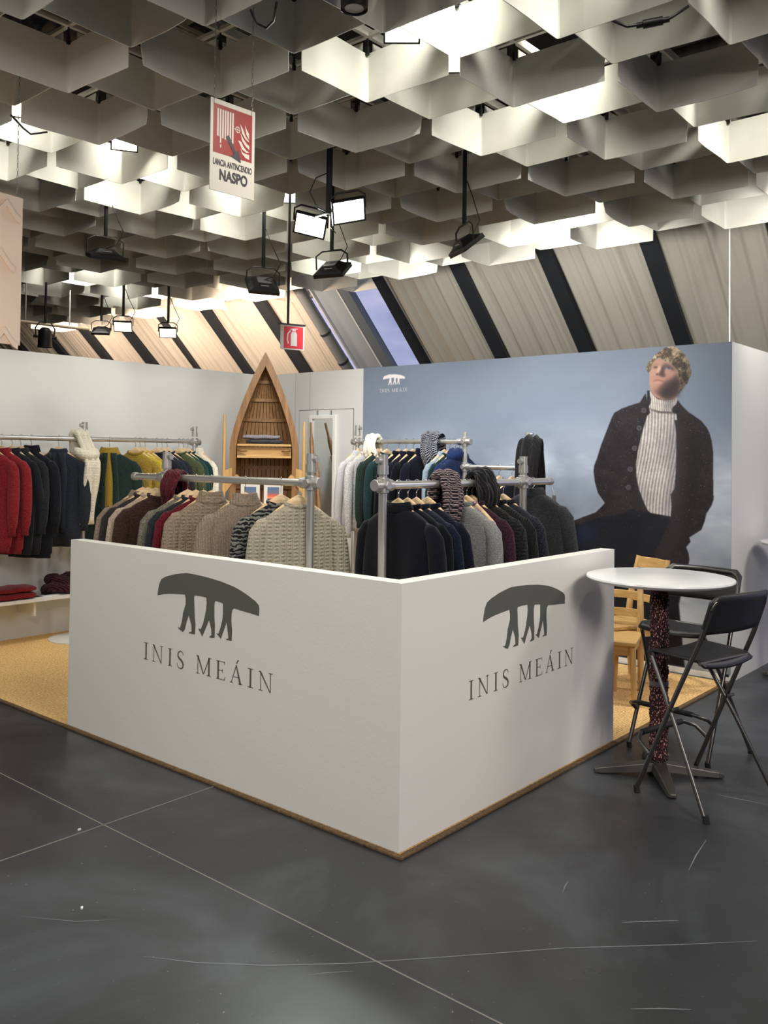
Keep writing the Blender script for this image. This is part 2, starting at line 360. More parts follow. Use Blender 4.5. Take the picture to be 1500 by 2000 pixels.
# coat
coat = [(770, 10), (755, -60), (762, -72), (700, 30), (600, 60), (520, 90), (450, 130), (425, 180), (370, 320), (320, 450), (280, 580), (255, 640), (248, 700), (260, 800), (290, 910), (325, 960), (360, 1010), (320, 1050), (270, 1100), (160, 1140), (60, 1180), (5, 1215), (10, 1245), (60, 1228), (200, 1180), (330, 1140), (440, 1135), (540, 1112), (610, 1060), (700, 1075), (790, 1105), (985, 1160), (950, 1280), (900, 1380), (820, 1540), (780, 1680), (1160, 1680), (1180, 1560), (1175, 1500), (1150, 1440), (1195, 1385), (1180, 1345), (1300, 1270), (1330, 1190), (1350, 1110), (1400, 1030), (1420, 970), (1415, 900), (1415, 520), (1400, 400), (1375, 320), (1350, 270), (1300, 210), (1230, 160), (1170, 120), (1110, 60), (1070, 5), (1000, -10), (900, -40), (820, -80), (770, -90)]
fill(coat, tone((33, 29, 34), 10, 9), 1, tr=TB)
fill([(1160, 300), (1320, 420), (1290, 700), (1250, 1000), (1160, 1250), (1100, 1300), (1150, 900)], (22, 20, 25), 16, .7, tr=TB)
fill([(1050, 300), (1160, 200), (1170, 900), (1120, 1300), (950, 1600), (840, 1600), (1000, 1200), (1050, 900)], (40, 34, 36), 6, .6, tr=TB)
fill([(480, 150), (500, 600), (490, 850), (460, 600), (430, 300)], (24, 21, 26), 10, .6, tr=TB)
fill([(300, 620), (430, 650), (480, 720), (420, 700), (300, 660)], (20, 17, 22), 6, .5, tr=TB)
fill([(300, 760), (430, 780), (490, 850), (360, 940), (440, 850), (330, 800)], (20, 17, 22), 6, .5, tr=TB)
fill([(640, 860), (690, 880), (730, 980), (790, 1100), (620, 1060), (640, 960)], (34, 32, 36), 4, .8, tr=TB)
fill([(360, 940), (370, 1080), (440, 1130), (540, 1110), (600, 1060), (635, 960), (628, 860), (600, 900), (500, 1000)], (39, 34, 39), 5, .5, tr=TB)
for q in range(420):
    x_, y_ = TB(random.uniform(270, 1400), random.uniform(60, 1300)); x_ = int(x_); y_ = int(y_)
    if 0 < x_ < iw-2 and 0 < y_ < ih-2 and 20 < img[y_, x_].mean() < 62: img[y_:y_+1+q % 2, x_:x_+1+q % 3 % 2] += random.uniform(30, 95)
for bx, by in ((738, 105), (692, 278), (648, 475), (605, 680), (588, 855)):
    for r_, cc in ((25, (86, 86, 100)), (15, (36, 34, 42)), (6, (88, 86, 94))):
        fill([(bx+r_*math.cos(a), by+r_*math.sin(a)) for a in [k*PI/8 for k in range(16)]], cc, 1, .85, tr=TB)
# sweater
def ribs(per, base=(158, 154, 158), amp=30, slant=0.0, shade=0):
    def f(y, x):
        s = np.sin((x+slant*(y-300)+6*np.sin(y/60.))*2*PI/per)
        k = (fine[y[0, 0].astype(int):y[-1, 0].astype(int)+1, x[0, 0].astype(int):x[0, -1].astype(int)+1]-.5)*40
        m = (mid[y[0, 0].astype(int):y[-1, 0].astype(int)+1, x[0, 0].astype(int):x[0, -1].astype(int)+1]-.5)*34
        return np.array(base, float)+(s*amp+k+m)[..., None]
    return f
x0_, _ = TB(0, 0); x1_, _ = TB(30, 0)
per = abs(TB(27, 600)[0]-TB(0, 600)[0])
sw = [(790, 85), (800, 130), (770, 160), (740, 260), (710, 370), (680, 500), (660, 640), (668, 760), (690, 870), (730, 980), (770, 1070), (800, 1105), (1000, 1140), (1010, 1040), (1000, 930), (1040, 860), (1050, 700), (1055, 500), (1055, 350), (1045, 260), (1035, 200), (1065, 200), (1055, 140), (1020, 130), (1000, 80), (900, 60)]
fill(sw, ribs(per, slant=.10), 1, tr=TB)
fill([(1000, 160), (1055, 300), (1055, 900), (1000, 1140), (940, 1130), (985, 800), (975, 400)], (88, 84, 96), 14, .5, tr=TB)
fill([(860, 320), (930, 470), (920, 560), (870, 430)], (110, 106, 116), 9, .6, tr=TB)
fill([(700, 700), (760, 860), (830, 1060), (800, 1090), (740, 980), (690, 860)], (110, 104, 112), 10, .35, tr=TB)
fill([(795, 100), (880, 128), (1000, 135), (1050, 150), (1000, 120), (880, 112)], (66, 62, 66), 2, .9, tr=TB)
# neck and face (face crop coordinates)
fill([(330, 1150), (370, 1130), (420, 1230), (520, 1320), (700, 1340), (850, 1320), (960, 1250), (970, 1340), (920, 1440), (850, 1500), (820, 1600), (560, 1590), (310, 1510), (350, 1420), (370, 1330), (345, 1250)], ribs(per*.7, (172, 168, 168), 28), 1, tr=TF)
fill([(640, 1350), (850, 1330), (965, 1260), (965, 1350), (900, 1450), (820, 1600), (640, 1560)], (92, 92, 100), 8, .55, tr=TF)
fill([(310, 1515), (450, 1570), (600, 1600), (830, 1605), (830, 1625), (560, 1625), (320, 1540)], (70, 62, 62), 2, .8, tr=TF)
skin = [(360, 1120), (335, 1000), (325, 850), (335, 720), (375, 600), (390, 520), (470, 430), (560, 385), (640, 440), (760, 480), (860, 560), (960, 600), (1010, 800), (1050, 950), (1030, 1080), (980, 1180), (950, 1240), (850, 1310), (700, 1335), (560, 1310), (450, 1250), (400, 1190)]
fill(skin, tone((166, 130, 117), 5, 10), 1, tr=TF)
fill([(560, 1000), (640, 960), (700, 880), (800, 840), (960, 700), (1010, 800), (1050, 950), (1030, 1080), (950, 1240), (850, 1315), (700, 1335), (600, 1280), (470, 1190), (390, 1150), (430, 1110), (520, 1100)], (72, 56, 55), 7, .88, tr=TF)
fill([(650, 1080), (860, 900), (1000, 850), (1040, 1000), (1000, 1150), (930, 1260), (700, 1325), (560, 1230)], (42, 35, 38), 9, .9, tr=TF)
fill([(380, 1150), (440, 1180), (560, 1290), (690, 1330), (600, 1335), (450, 1260)], (150, 118, 112), 3, .8, tr=TF)
fill([(640, 520), (760, 520), (900, 600), (960, 680), (900, 700), (820, 660), (700, 640), (620, 700), (600, 640)], (70, 58, 60), 5, .85, tr=TF)
fill([(690, 690), (780, 680), (920, 710), (860, 790), (740, 880), (690, 840)], (152, 112, 104), 6, .8, tr=TF)
fill([(615, 570), (650, 600), (670, 700), (690, 790), (670, 832), (600, 815), (540, 790), (530, 750), (560, 690)], (66, 50, 52), 3, .92, tr=TF)
fill([(480, 745), (520, 735), (535, 765), (500, 785), (482, 775)], (48, 32, 34), 2, .9, tr=TF)
fill([(540, 560), (590, 600), (560, 690), (520, 730), (500, 700)], (222, 186, 172), 4, .7, tr=TF)
fill([(410, 610), (440, 580), (490, 575), (525, 600), (500, 620), (450, 625)], (62, 50, 52), 2, .85, tr=TF)
fill([(395, 565), (430, 530), (500, 520), (555, 545), (540, 560), (480, 545), (420, 565)], (128, 96, 80), 3, .8, tr=TF)
fill([(690, 640), (730, 605), (780, 610), (840, 650), (800, 670), (730, 668)], (148, 146, 158), 2, .85, tr=TF)
fill([(745, 610), (785, 615), (790, 650), (755, 650)], (40, 38, 46), 2, .9, tr=TF)
fill([(700, 625), (750, 592), (850, 640), (870, 680), (780, 625)], (38, 32, 36), 2, .8, tr=TF)
fill([(410, 870), (470, 820), (560, 830), (660, 870), (655, 900), (540, 865), (460, 880), (410, 920)], (158, 112, 104), 4, .6, tr=TF)
fill([(400, 935), (450, 895), (500, 880), (560, 885), (655, 925), (650, 940), (560, 905), (500, 900), (450, 915)], (86, 52, 54), 2, .95, tr=TF)
fill([(430, 935), (500, 908), (570, 915), (640, 945), (580, 980), (480, 980)], (178, 130, 128), 3, .8, tr=TF)
fill([(380, 1000), (480, 1050), (560, 1060), (520, 1110), (420, 1110), (370, 1080)], (150, 106, 100), 8, .6, tr=TF)
hair = [(250, 640), (285, 540), (330, 460), (400, 400), (450, 330), (540, 260), (640, 180), (760, 140), (880, 135), (980, 170), (1050, 240), (1110, 310), (1180, 390), (1230, 480), (1245, 580), (1270, 680), (1265, 790), (1215, 860), (1190, 950), (1120, 1040), (1070, 1090), (1010, 1170), (965, 1200), (1000, 1060), (1040, 960), (1000, 820), (960, 690), (900, 590), (840, 560), (790, 480), (690, 470), (620, 420), (560, 385), (480, 400), (420, 480), (385, 540), (380, 620), (340, 700), (325, 770), (290, 700)]
curl = fbm(ih, iw, 62, 92, 4, .75); curl2 = np.clip((curl-.36)*3.4, 0, 1)*(.72+.28*np.abs(np.sin(curl*26)))
fc0 = TF(600, 300); fc1 = TF(1150, 950)
def hairc(y, x):
    sl = (slice(int(y[0, 0]), int(y[-1, 0])+1), slice(int(x[0, 0]), int(x[0, -1])+1))
    d = np.clip(((x-fc0[0])*.75+(y-fc0[1]))/((fc1[0]-fc0[0])*.75+fc1[1]-fc0[1]), 0, 1)[..., None]
    lo = np.array([72, 58, 46.])*(1-d)+np.array([36, 31, 30.])*d; hi = np.array([188, 170, 142.])*(1-d)+np.array([92, 82, 72.])*d
    k = curl2[sl][..., None]**1.3; return lo*(1-k)+hi*k
fill(hair, hairc, 1, tr=TF)
# white emblem printed top left
LOGO = [(203, 333), (210, 280), (222, 215), (245, 165), (290, 140), (370, 118), (440, 108), (505, 102), (600, 118), (740, 152), (870, 192), (1000, 245), (1080, 290), (1160, 345), (1230, 400), (1262, 440), (1268, 470), (1264, 553), (1180, 525), (1090, 500), (1003, 472), (985, 490), (978, 530), (975, 600), (982, 700), (978, 815), (955, 808), (918, 802), (925, 792), (945, 785), (938, 720), (925, 615), (905, 680), (880, 745), (866, 792), (840, 760), (818, 732), (840, 738), (860, 680), (880, 600), (888, 540), (888, 425), (875, 415), (812, 395), (803, 405), (797, 440), (797, 560), (803, 650), (800, 780), (775, 783), (742, 775), (750, 765), (768, 752), (765, 690), (742, 595), (720, 650), (690, 720), (670, 768), (650, 725), (630, 682), (655, 690), (680, 630), (695, 570), (712, 480), (718, 420), (714, 360), (650, 345), (592, 338), (585, 355), (588, 430), (590, 530), (600, 640), (594, 745), (570, 742), (530, 732), (535, 722), (560, 715), (558, 650), (530, 545), (505, 620), (488, 695), (478, 705), (470, 722), (440, 700), (412, 668), (440, 675), (460, 600), (470, 520), (498, 430), (498, 370), (490, 328), (400, 322), (320, 320), (260, 325), (215, 335)]
def lc(x, y): P = onx(270+.18667*x, 1100+.18667*y, 0); return (-P.y, P.z)
LOG = [lc(*q) for q in LOGO]; lu0 = LOG[0][0]; lv0 = LOG[0][1]; lw = LOG[16][0]-lu0
LOG = [((u-lu0)/lw, (v-lv0)/lw) for u, v in LOG]            # emblem with its left tip at 0,0 and width 1
LET = [('I', 60, 103, 835, 1012), ('N', 148, 258, 862, 1040), ('I', 310, 354, 890, 1075), ('S', 402, 482, 915, 1110), ('M', 606, 762, 968, 1180), ('E', 815, 910, 1020, 1225), ('A', 960, 1090, 1065, 1268), ('I', 1145, 1203, 1103, 1308), ('N', 1260, 1404, 1135, 1345)]
lets = []
for ch, xa, xb, yt, yb in LET:
    ua, va = lc(xa, yb-(3)); ub, vb = lc(xb, yb+(0)); um, vt = lc((xa+xb)/2, yt); um, vbm = lc((xa+xb)/2, yb)
    lets.append((ch, (ua-lu0)/lw, (ub-lu0)/lw))
vt = lc(80, 833)[1]; vb = lc(80, 1010)[1]
vt2 = lc(1330, 1140)[1]; vb2 = lc(1330, 1338)[1]
LH = (vt-vb)/lw; LV = ((vb+vb2)/2-lv0)/lw
def seg(a, b_, w):
    d = Vector((b_[0]-a[0], b_[1]-a[1])); n = Vector((-d.y, d.x)).normalized()*w/2
    return [(a[0]-n.x, a[1]-n.y), (b_[0]-n.x, b_[1]-n.y), (b_[0]+n.x, b_[1]+n.y), (a[0]+n.x, a[1]+n.y)]
def glyph(ch, w):
    T, t_, s = .13, .045, .035; R = lambda a, b_, c_, d: [(a, b_), (c_, b_), (c_, d), (a, d)]
    if ch == 'I': m_ = w/2; return [R(m_-T/2, 0, m_+T/2, 1), R(0, 0, w, s), R(0, 1-s, w, 1)]
    if ch == 'N': return [R(.13, 0, .13+t_, .95), R(w-.13-t_, 0, w-.13, 1), [(.03, 1), (.17, 1), (w-.13, 0), (w-.13-t_-.03, 0)], R(0, 0, .3, s), R(0, 1-s, .16, 1), R(w-.3, 1-s, w, 1)]
    if ch == 'M': return [R(.12, 0, .12+t_, .97), R(w-.25, 0, w-.12, 1), [(.06, 1), (.2, 1), (w*.5+.04, .04), (w*.5-.05, .04)], [(w-.2, 1), (w-.13, 1), (w*.5+.04, .04), (w*.5-.02, .04)], R(0, 0, .28, s), R(w-.37, 0, w, s), R(.0, 1-s, .2, 1), R(w-.22, 1-s, w, 1)]
    if ch == 'E': return [R(.1, 0, .1+T, 1), R(0, 0, w*.9, s), R(0, 1-s, w*.92, 1), R(.2, .5-s/2, w*.72, .5+s/2), [(w*.86, 1), (w*.92, 1), (w*.94, .84), (w*.91, .84)], [(w*.86, 0), (w*.97, .2), (w*1.0, .2), (w*.93, 0)], [(w*.68, .4), (w*.72, .4), (w*.72, .6), (w*.68, .6)]]
    if ch == 'A': m_ = w/2; return [[(.08, 0), (.13, 0), (m_+.01, .93), (m_-.02, 1)], [(w-.24, 0), (w-.08, 0), (m_+.03, 1), (m_-.05, 1)], R(w*.25, .33, w*.7, .33+s), R(0, 0, .26, s), R(w-.34, 0, w, s), [(m_-.02, 1.07), (m_+.03, 1.06), (m_+.2, 1.26), (m_+.1, 1.29)]]
    P = [(.84, .78), (.80, .90), (.66, .975), (.46, .985), (.26, .93), (.15, .80), (.18, .67), (.34, .57), (.56, .49), (.76, .39), (.86, .25), (.80, .10), (.62, .02), (.40, .012), (.20, .06), (.12, .16), (.09, .28)]
    Wd = [.03, .04, .05, .06, .08, .10, .12, .13, .14, .13, .12, .10, .07, .05, .05, .04, .03]; A_ = []; B_ = []
    for i, p in enumerate(P):
        a = P[max(i-1, 0)]; b_ = P[min(i+1, len(P)-1)]; d = Vector(((b_[0]-a[0])*w, b_[1]-a[1])).normalized(); n = Vector((-d.y, d.x))*Wd[i]/2
        A_.append((p[0]*w+n.x, p[1]+n.y)); B_.append((p[0]*w-n.x, p[1]-n.y))
    return [[A_[i], A_[i+1], B_[i+1], B_[i]] for i in range(len(P)-1)]
def letter_polys():
    for ch, a, b_ in lets:
        yield ch, [[(a+u*LH, LV+v*LH) for u, v in poly] for poly in glyph(ch, (b_-a)/LH)]
lx0, ly0 = mp2(748.5, 741.5); lx1, _ = mp2(791.5, 738.5); ls = (lx1-lx0)
pl = lambda u, v: (lx0+u*ls, ly0-v*ls)
fill([pl(*q) for q in LOG], (236, 228, 238), 1)
for ch, ps in letter_polys():
    for p_ in ps: fill([pl(*q) for q in p_], (236, 228, 238), 0)
img = np.clip(img*np.array([1.01, 1.01, .985])/255, 0, 1)
I = bpy.data.images.new('mural_print', iw, ih); px_ = np.ones((ih, iw, 4), np.float32); px_[..., :3] = img[::-1]; I.pixels.foreach_set(px_.ravel()); I.pack()
mm = bpy.data.materials.new('mural_print'); mm.use_nodes = True; t = mm.node_tree; b = t.nodes['Principled BSDF']; b.inputs['Roughness'].default_value = .55; b.inputs['Specular IOR Level'].default_value = .25
ti = t.nodes.new('ShaderNodeTexImage'); ti.image = I; ti.extension = 'EXTEND'; t.links.new(ti.outputs[0], b.inputs['Base Color'])
c = t.nodes.new('ShaderNodeTexCoord'); n = t.nodes.new('ShaderNodeTexNoise'); n.inputs['Scale'].default_value = 2.5; n.inputs['Distortion'].default_value = 1.5; t.links.new(c.outputs['Object'], n.inputs[0])
bp = t.nodes.new('ShaderNodeBump'); bp.inputs['Strength'].default_value = .25; bp.inputs['Distance'].default_value = .02; t.links.new(n.outputs['Fac'], bp.inputs['Height']); t.links.new(bp.outputs[0], b.inputs['Normal'])
me = bpy.data.meshes.new('mural_print'); xx = PX-.006; z0, z1 = 2.53-MH, 2.53
V = [(xx, 3.6338, z0), (xx, -.0344, z0), (xx, -.0344, z1), (xx, 3.6338, z1)]; V += [(PX-.0005, y, z) for _, y, z in V]
me.from_pydata(V, [], [(0, 1, 2, 3), (4, 7, 6, 5), (0, 4, 5, 1), (1, 5, 6, 2), (2, 6, 7, 3), (3, 7, 4, 0)])
uv = me.uv_layers.new(name='uv'); UVV = {0: (0, 0), 1: (1, 0), 2: (1, 1), 3: (0, 1), 4: (0, 0), 5: (1, 0), 6: (1, 1), 7: (0, 1)}
for lp in me.loops: uv.data[lp.index].uv = UVV[lp.vertex_index]
me.materials.append(mm)
mural = bpy.data.objects.new('mural', me); COL.objects.link(mural)
mural["label"] = 'large wall print of a curly haired man in a dark coat against grey clouds'; mural['category'] = 'mural'

# ---- mirror on the door
mir = thing('wall_mirror', 'tall narrow white framed mirror on the white back wall right of the boat', 'mirror', (PX-.012, 0, 0))
ya, yb, za, zb = 4.375, 3.985, .55, 2.065
MB().box2((-.004, yb+.03, za+.03), (.0, ya-.03, zb-.03)).obj('mirror_glass', mat('mirror', (225, 228, 228), .03, 1), mir)
f = MB().box2((-.03, yb, za), (0, yb+.04, zb)).box2((-.03, ya-.04, za), (0, ya, zb)).box2((-.03, yb+.04, za), (0, ya-.04, za+.04)).box2((-.03, yb+.04, zb-.04), (0, ya-.04, zb))
f.obj('frame', trim_m, mir, bevel=.004)
for y in (4.07, 4.27): MB().box2((-.008, y-.007, zb-.02), (0, y+.007, zb+.05)).obj('hook', mat('steel', (160, 160, 160), .3, 1), mir)

# ---- low L-shaped counter wall
cm = bpy.data.materials.new('counter_vinyl'); cm.use_nodes = True; t = cm.node_tree; b = t.nodes['Principled BSDF']; L = t.links
c = t.nodes.new('ShaderNodeTexCoord'); b.inputs['Base Color'].default_value = srgb(226, 224, 219); b.inputs['Roughness'].default_value = .62; b.inputs['Specular IOR Level'].default_value = .3
bp = t.nodes.new('ShaderNodeBump'); bp.inputs['Strength'].default_value = .18; bp.inputs['Distance'].default_value = .003; L.new(nse(55, 4), bp.inputs['Height']); L.new(bp.outputs[0], b.inputs['Normal'])
ctr = thing('low_wall', 'white waist-high L-shaped low wall with grey boat emblem and lettering on both faces', 'low wall')
MB().box2((0, 0, .014), (CT, LA, CH)).obj('wall_panel', cm, ctr)
MB().box2((CT, 0, .014), (LB, CT, CH)).obj('wall_panel', cm, ctr)
gm = mat('grey_vinyl', (92, 92, 86), .5)
def on_left(u, v): return (-.0012, -u, v)
def on_right(u, v): return (u, -.0012, v)
e0 = ony(943.2, 1214.4, 0); e1 = ony(1103.2, 1163.5, 0); rw = e1.x-e0.x
for fn, u0, v0, s, tt in ((on_left, lu0, lv0, lw, (.0012, 0, 0)), (on_right, e0.x, e0.z, rw, (0, .0012, 0))):
    MB().prism([(u0+u*s, v0+v*s) for u, v in LOG], fn, tt).obj('boat_emblem', gm, ctr)
    for ch, ps in letter_polys():
        m_ = MB()
        for p_ in ps: m_.prism([(u0+u*s, v0+v*s) for u, v in p_], fn, tt)
        m_.obj('letter', gm, ctr)

# ---- slanted glass wall with mullions and pleated blinds
SK = 8.95; nv = Vector((1, 0, 1)).normalized()
def gp(y, z, off=0): return Vector((SK-z, y, z))+nv*off
def slab(name, y0, y1, z0, z1, off, th, m, parent, **k):
    P = [gp(y0, z0, off), gp(y1, z0, off), gp(y1, z1, off), gp(y0, z1, off)]
    P += [p+nv*th for p in P]
    return MB().add(P, [(0, 1, 2, 3), (7, 6, 5, 4), (0, 4, 5, 1), (1, 5, 6, 2), (2, 6, 7, 3), (3, 7, 4, 0)]).obj(name, m, parent, **k)
gw = struct(E('wall_glazed'))
alu = mat('dark_aluminium', (38, 41, 46), .4, .3); alu2 = mat('grey_aluminium', (84, 92, 100), .4, .2)
MUL = [(1.11, 1.28), (2.22, 2.38), (3.30, 3.48), (4.51, 4.62), (6.61, 6.81), (7.77, 7.97), (8.92, 9.02), (9.88, 10.13), (11.03, 11.25), (12.2, 12.41), (13.42, 13.59), (-.06, .12), (-1.2, -1.02), (-2.4, -2.2), (14.5, 14.7), (15.6, 15.8)]
MUL.sort()
for a, b_ in MUL:
    slab('mullion', a, b_, 0, 4.7, -.1, .16, alu, gw, bevel=.004)
slab('mullion', 5.13, 5.29, 0, 4.7, -.05, .1, alu2, gw); slab('infill_panel', 5.30, 5.73, 0, 4.7, -.02, .03, mat('panel_grey', (112, 122, 132), .35), gw)
for y in (5.295, 5.735): slab('trim_strip', y-.012, y+.012, 0, 4.7, -.06, .05, mat('pale_aluminium', (190, 196, 202), .3, .4), gw)
pp = [gp(5.83, z, -.12) for z in (0, 1, 2, 3, 3.5, 4.6)]
pipe = MB().tube(pp, .075, 16).obj('rain_pipe', mat('pipe_grey', (88, 92, 96), .45), gw, smooth=True)
for z in (3.0, 3.35): MB().tube([gp(5.83, z, -.12)+Vector((.012, 0, -.012)), gp(5.83, z, -.12)-Vector((.012, 0, -.012))], .08, 16).obj('pipe_clip', alu, gw)
glass = bpy.data.materials.new('window_glass'); glass.use_nodes = True; t = glass.node_tree; t.nodes.clear()
o_ = t.nodes.new('ShaderNodeOutputMaterial'); g = t.nodes.new('ShaderNodeBsdfGlossy'); g.inputs['Roughness'].default_value = .02; tr_ = t.nodes.new('ShaderNodeBsdfTransparent'); tr_.inputs[0].default_value = (.9, .93, .95, 1)
mxs = t.nodes.new('ShaderNodeMixShader'); mxs.inputs[0].default_value = .06; t.links.new(tr_.outputs[0], mxs.inputs[1]); t.links.new(g.outputs[0], mxs.inputs[2]); t.links.new(mxs.outputs[0], o_.inputs[0])
slab('glass_pane', 4.62, 5.13, 0, 4.7, .02, .012, glass, gw)
bl = mat('blind_cloth', (150, 146, 138), .9, bump=(60, .2), spec=.1)
def blind(y0, y1, seed):
    r = random.Random(seed); m_ = MB(); ny, nz_ = 60, 26; V = []
    ph = [r.uniform(0, 6) for _ in range(6)]
    for i in range(ny+1):
        for k in range(nz_+1):
            u = i/ny; z = .02+(4.85-.02)*k/nz_; ub = u+.02*math.sin(z*2.2+ph[0])
            f_ = .010*math.sin(ub*23+ph[1])+.008*math.sin(ub*41+ph[2]+.5*z)+.006*math.sin(ub*67+ph[3])
            f_ *= .9+.8*math.sin(ub*5+ph[4]+z*.8)**2
            V.append(gp(y0+(y1-y0)*u, z, -.035+f_))
    F = [(i*(nz_+1)+k, (i+1)*(nz_+1)+k, (i+1)*(nz_+1)+k+1, i*(nz_+1)+k+1) for i in range(ny) for k in range(nz_)]
    m_.add(V, F); o = m_.obj('blind', bl, gw, smooth='all'); s_ = o.modifiers.new('thick', 'SOLIDIFY'); s_.thickness = .004
for i in range(len(MUL)-1):
    a, b_ = MUL[i][1], MUL[i+1][0]
    if abs(a-4.62) < .01: a = 5.92
    blind(a-.01, b_+.01, i)
MB().tube([onx(1425, 430, 4.9), onx(1425, 560, 4.9), onx(1425, 668, 4.9)], .006, 8).obj('blind_cord', trim_m, gw)

# ---- ceiling: dark deck, hung T rails, folded paper-white baffles
ceil = struct(MB().box2((-12, -10, 4.7), (4.6, 16, 4.8)).obj('ceiling', mat('dark_deck', (30, 31, 34), .9, col2=(16, 16, 18), nscale=6)))
NX, NY, DX, DY = 1.8876, .9142, .5579, .5953
rail_m = mat('ceiling_rail', (178, 176, 168), .5)
for j in range(-9, 19):
    y = NY+j*DY; MB().box2((-7, y-.012, 3.965), (4.9, y+.012, 3.985)).box2((-7, y-.002, 3.985), (4.9, y+.002, 4.02)).obj('ceiling_rail', rail_m, ceil)
for i in range(-15, 6):
    x = NX+i*DX; MB().box2((x-.012, -4.6, 3.966), (x+.012, 11.6, 3.986)).obj('ceiling_rail', rail_m, ceil)
baf_m = mat('baffle_card', (208, 208, 201), .6, bump=(4, .06), col2=(198, 197, 189), nscale=3, spec=.3)
clip_m = mat('black_clip', (22, 22, 24), .5)
def baffle_mesh(v, h=.272):
    r = random.Random(v); lx, ly = .512, .548; th = .004
    pts = [(-lx, 0), (-lx*.75, 0), (-lx*.5, 0), (-lx*.25, 0), (-.012, 0), (-.003, -.003), (0, -.012), (0, -ly*.25), (0, -ly*.5), (0, -ly*.75), (0, -ly)]
    curl_a = [0, 0, .025, 0, .04, 0][v]; curl_b = [0, .02, 0, 0, 0, .03][v]
    m_ = MB(); rows = 4; V = []
    for k in range(rows+1):
        z = h*k/rows
        for idx, (x, y) in enumerate(pts):
            dx = dy = 0; w = (1-k/rows)**2
            if idx <= 1: dy = -curl_a*w*(1 if idx == 0 else .25)
            if idx >= 9: dx = -curl_b*w*(1 if idx == 10 else .25)
            bow = .004*math.sin(idx*1.1+v)*(1 if 0 < idx < 10 and abs(idx-5) > 1 else 0)
            V.append((x+dx+(bow if idx > 6 else 0), y+dy+(bow if idx < 4 else 0), z))
    n = len(pts); F = [(k*n+i, k*n+i+1, (k+1)*n+i+1, (k+1)*n+i) for k in range(rows) for i in range(n-1)]
    me = bpy.data.meshes.new('baffle'); me.from_pydata(V, [], F); me.materials.append(baf_m); return me
BM = [baffle_mesh(v) for v in range(6)]
clip_mesh = MB().box((0, 0, .02), (.016, .016, .045)).box((0, 0, .06), (.008, .008, .06))
_c = clip_mesh.obj('clip', clip_m); CLM = _c.data; bpy.data.objects.remove(_c)
far = MB(); nb = 0
for i in range(-15, 7):
    for j in range(-9, 18):
        lowr = (i+j) % 2 == 0; x, y = NX+i*DX, NY+j*DY; z = 3.6 if lowr else 3.677
        if i == 6 and not (j >= 7 and not lowr): continue
        px_, py_, dd = proj((x, y, z)); vis = dd > .3 and -260 < px_ < 1760 and -330 < py_ < 2000
        jx, jy, jr = random.uniform(-.006, .006), random.uniform(-.006, .006), random.uniform(-.02, .02)
        v = random.choice([0, 0, 0, 1, 2, 3, 3, 4, 5])
        if vis and nb < 298:
            nb += 1; o = bpy.data.objects.new('baffle', BM[v]); COL.objects.link(o); o.location = (x+jx, y+jy, z); o.rotation_euler = (random.uniform(-.015, .015), random.uniform(-.015, .015), jr)
            o.parent = ceil; s_ = o.modifiers.new('thick', 'SOLIDIFY'); s_.thickness = .004
            k = bpy.data.objects.new('clip', CLM); COL.objects.link(k); k.parent = o; k.location = (-.012, -.012, .262)
        else:
            vs = [(q.co.x+x, q.co.y+y, q.co.z+z) for q in BM[0].vertices]; far.add(vs, [tuple(p.vertices) for p in BM[0].polygons])
fo = far.obj('baffles_beyond_view', baf_m, ceil); fo['kind'] = 'stuff'; fo.name = 'baffle_field'
print('BAFFLES', nb)
# services in the void
duct = MB(); r_ = random.Random(3); P0 = onz(120, 40, 4.1)
rg = []
for k in range(26):
    q = k/25; cpt = Vector((P0.x-.5+1.1*q, P0.y+.25-.35*q, 4.16+.05*math.sin(q*5))); rr_ = .17*(1+.10*math.sin(k*2.1))
    rg.append([cpt+Vector((0.25*math.cos(a)*rr_, math.cos(a)*rr_, math.sin(a)*rr_)) for a in [2*PI*i/20 for i in range(20)]])
duct.loft(rg).obj('flexible_duct', mat('black_foil', (30, 32, 40), .25, .4, bump=(14, .9)), ceil, smooth='all')
pipe_m = mat('void_pipe', (92, 90, 84), .5, .4, col2=(50, 48, 44), nscale=12)
for (a, b_, rad) in (((-3, 2.1, 4.3), (4.2, 2.1, 4.3), .05), ((-3, 2.35, 4.4), (4.2, 2.35, 4.4), .03), ((.2, -4, 4.25), (.2, 11, 4.25), .045), ((2.9, -4, 4.35), (2.9, 11, 4.35), .06), ((-3, -.4, 4.3), (4.2, -.4, 4.3), .04), ((-3, 5.2, 4.3), (4.2, 5.2, 4.3), .05)):
    MB().cyl(a, b_, rad, 12).obj('service_pipe', pipe_m, ceil, smooth=True)
tray = MB().box2((-3, 1.55, 4.12), (4.2, 1.58, 4.2)).box2((-3, 1.85, 4.12), (4.2, 1.88, 4.2))
for k in range(36): tray.box2((-3+.2*k, 1.58, 4.12), (-2.95+.2*k, 1.85, 4.135))
tray.obj('cable_tray', pipe_m, ceil)
# ================================================================ THINGS
steel = mat('brushed_steel', (214, 214, 212), .28, .8, bump=(80, .03))
chrome = mat('chrome', (205, 205, 205), .15, 1)
zinc = mat('cast_clamp', (184, 184, 183), .36, .7)
hw = wood('hanger_wood', (196, 166, 126), (220, 194, 156), 'X', .4)

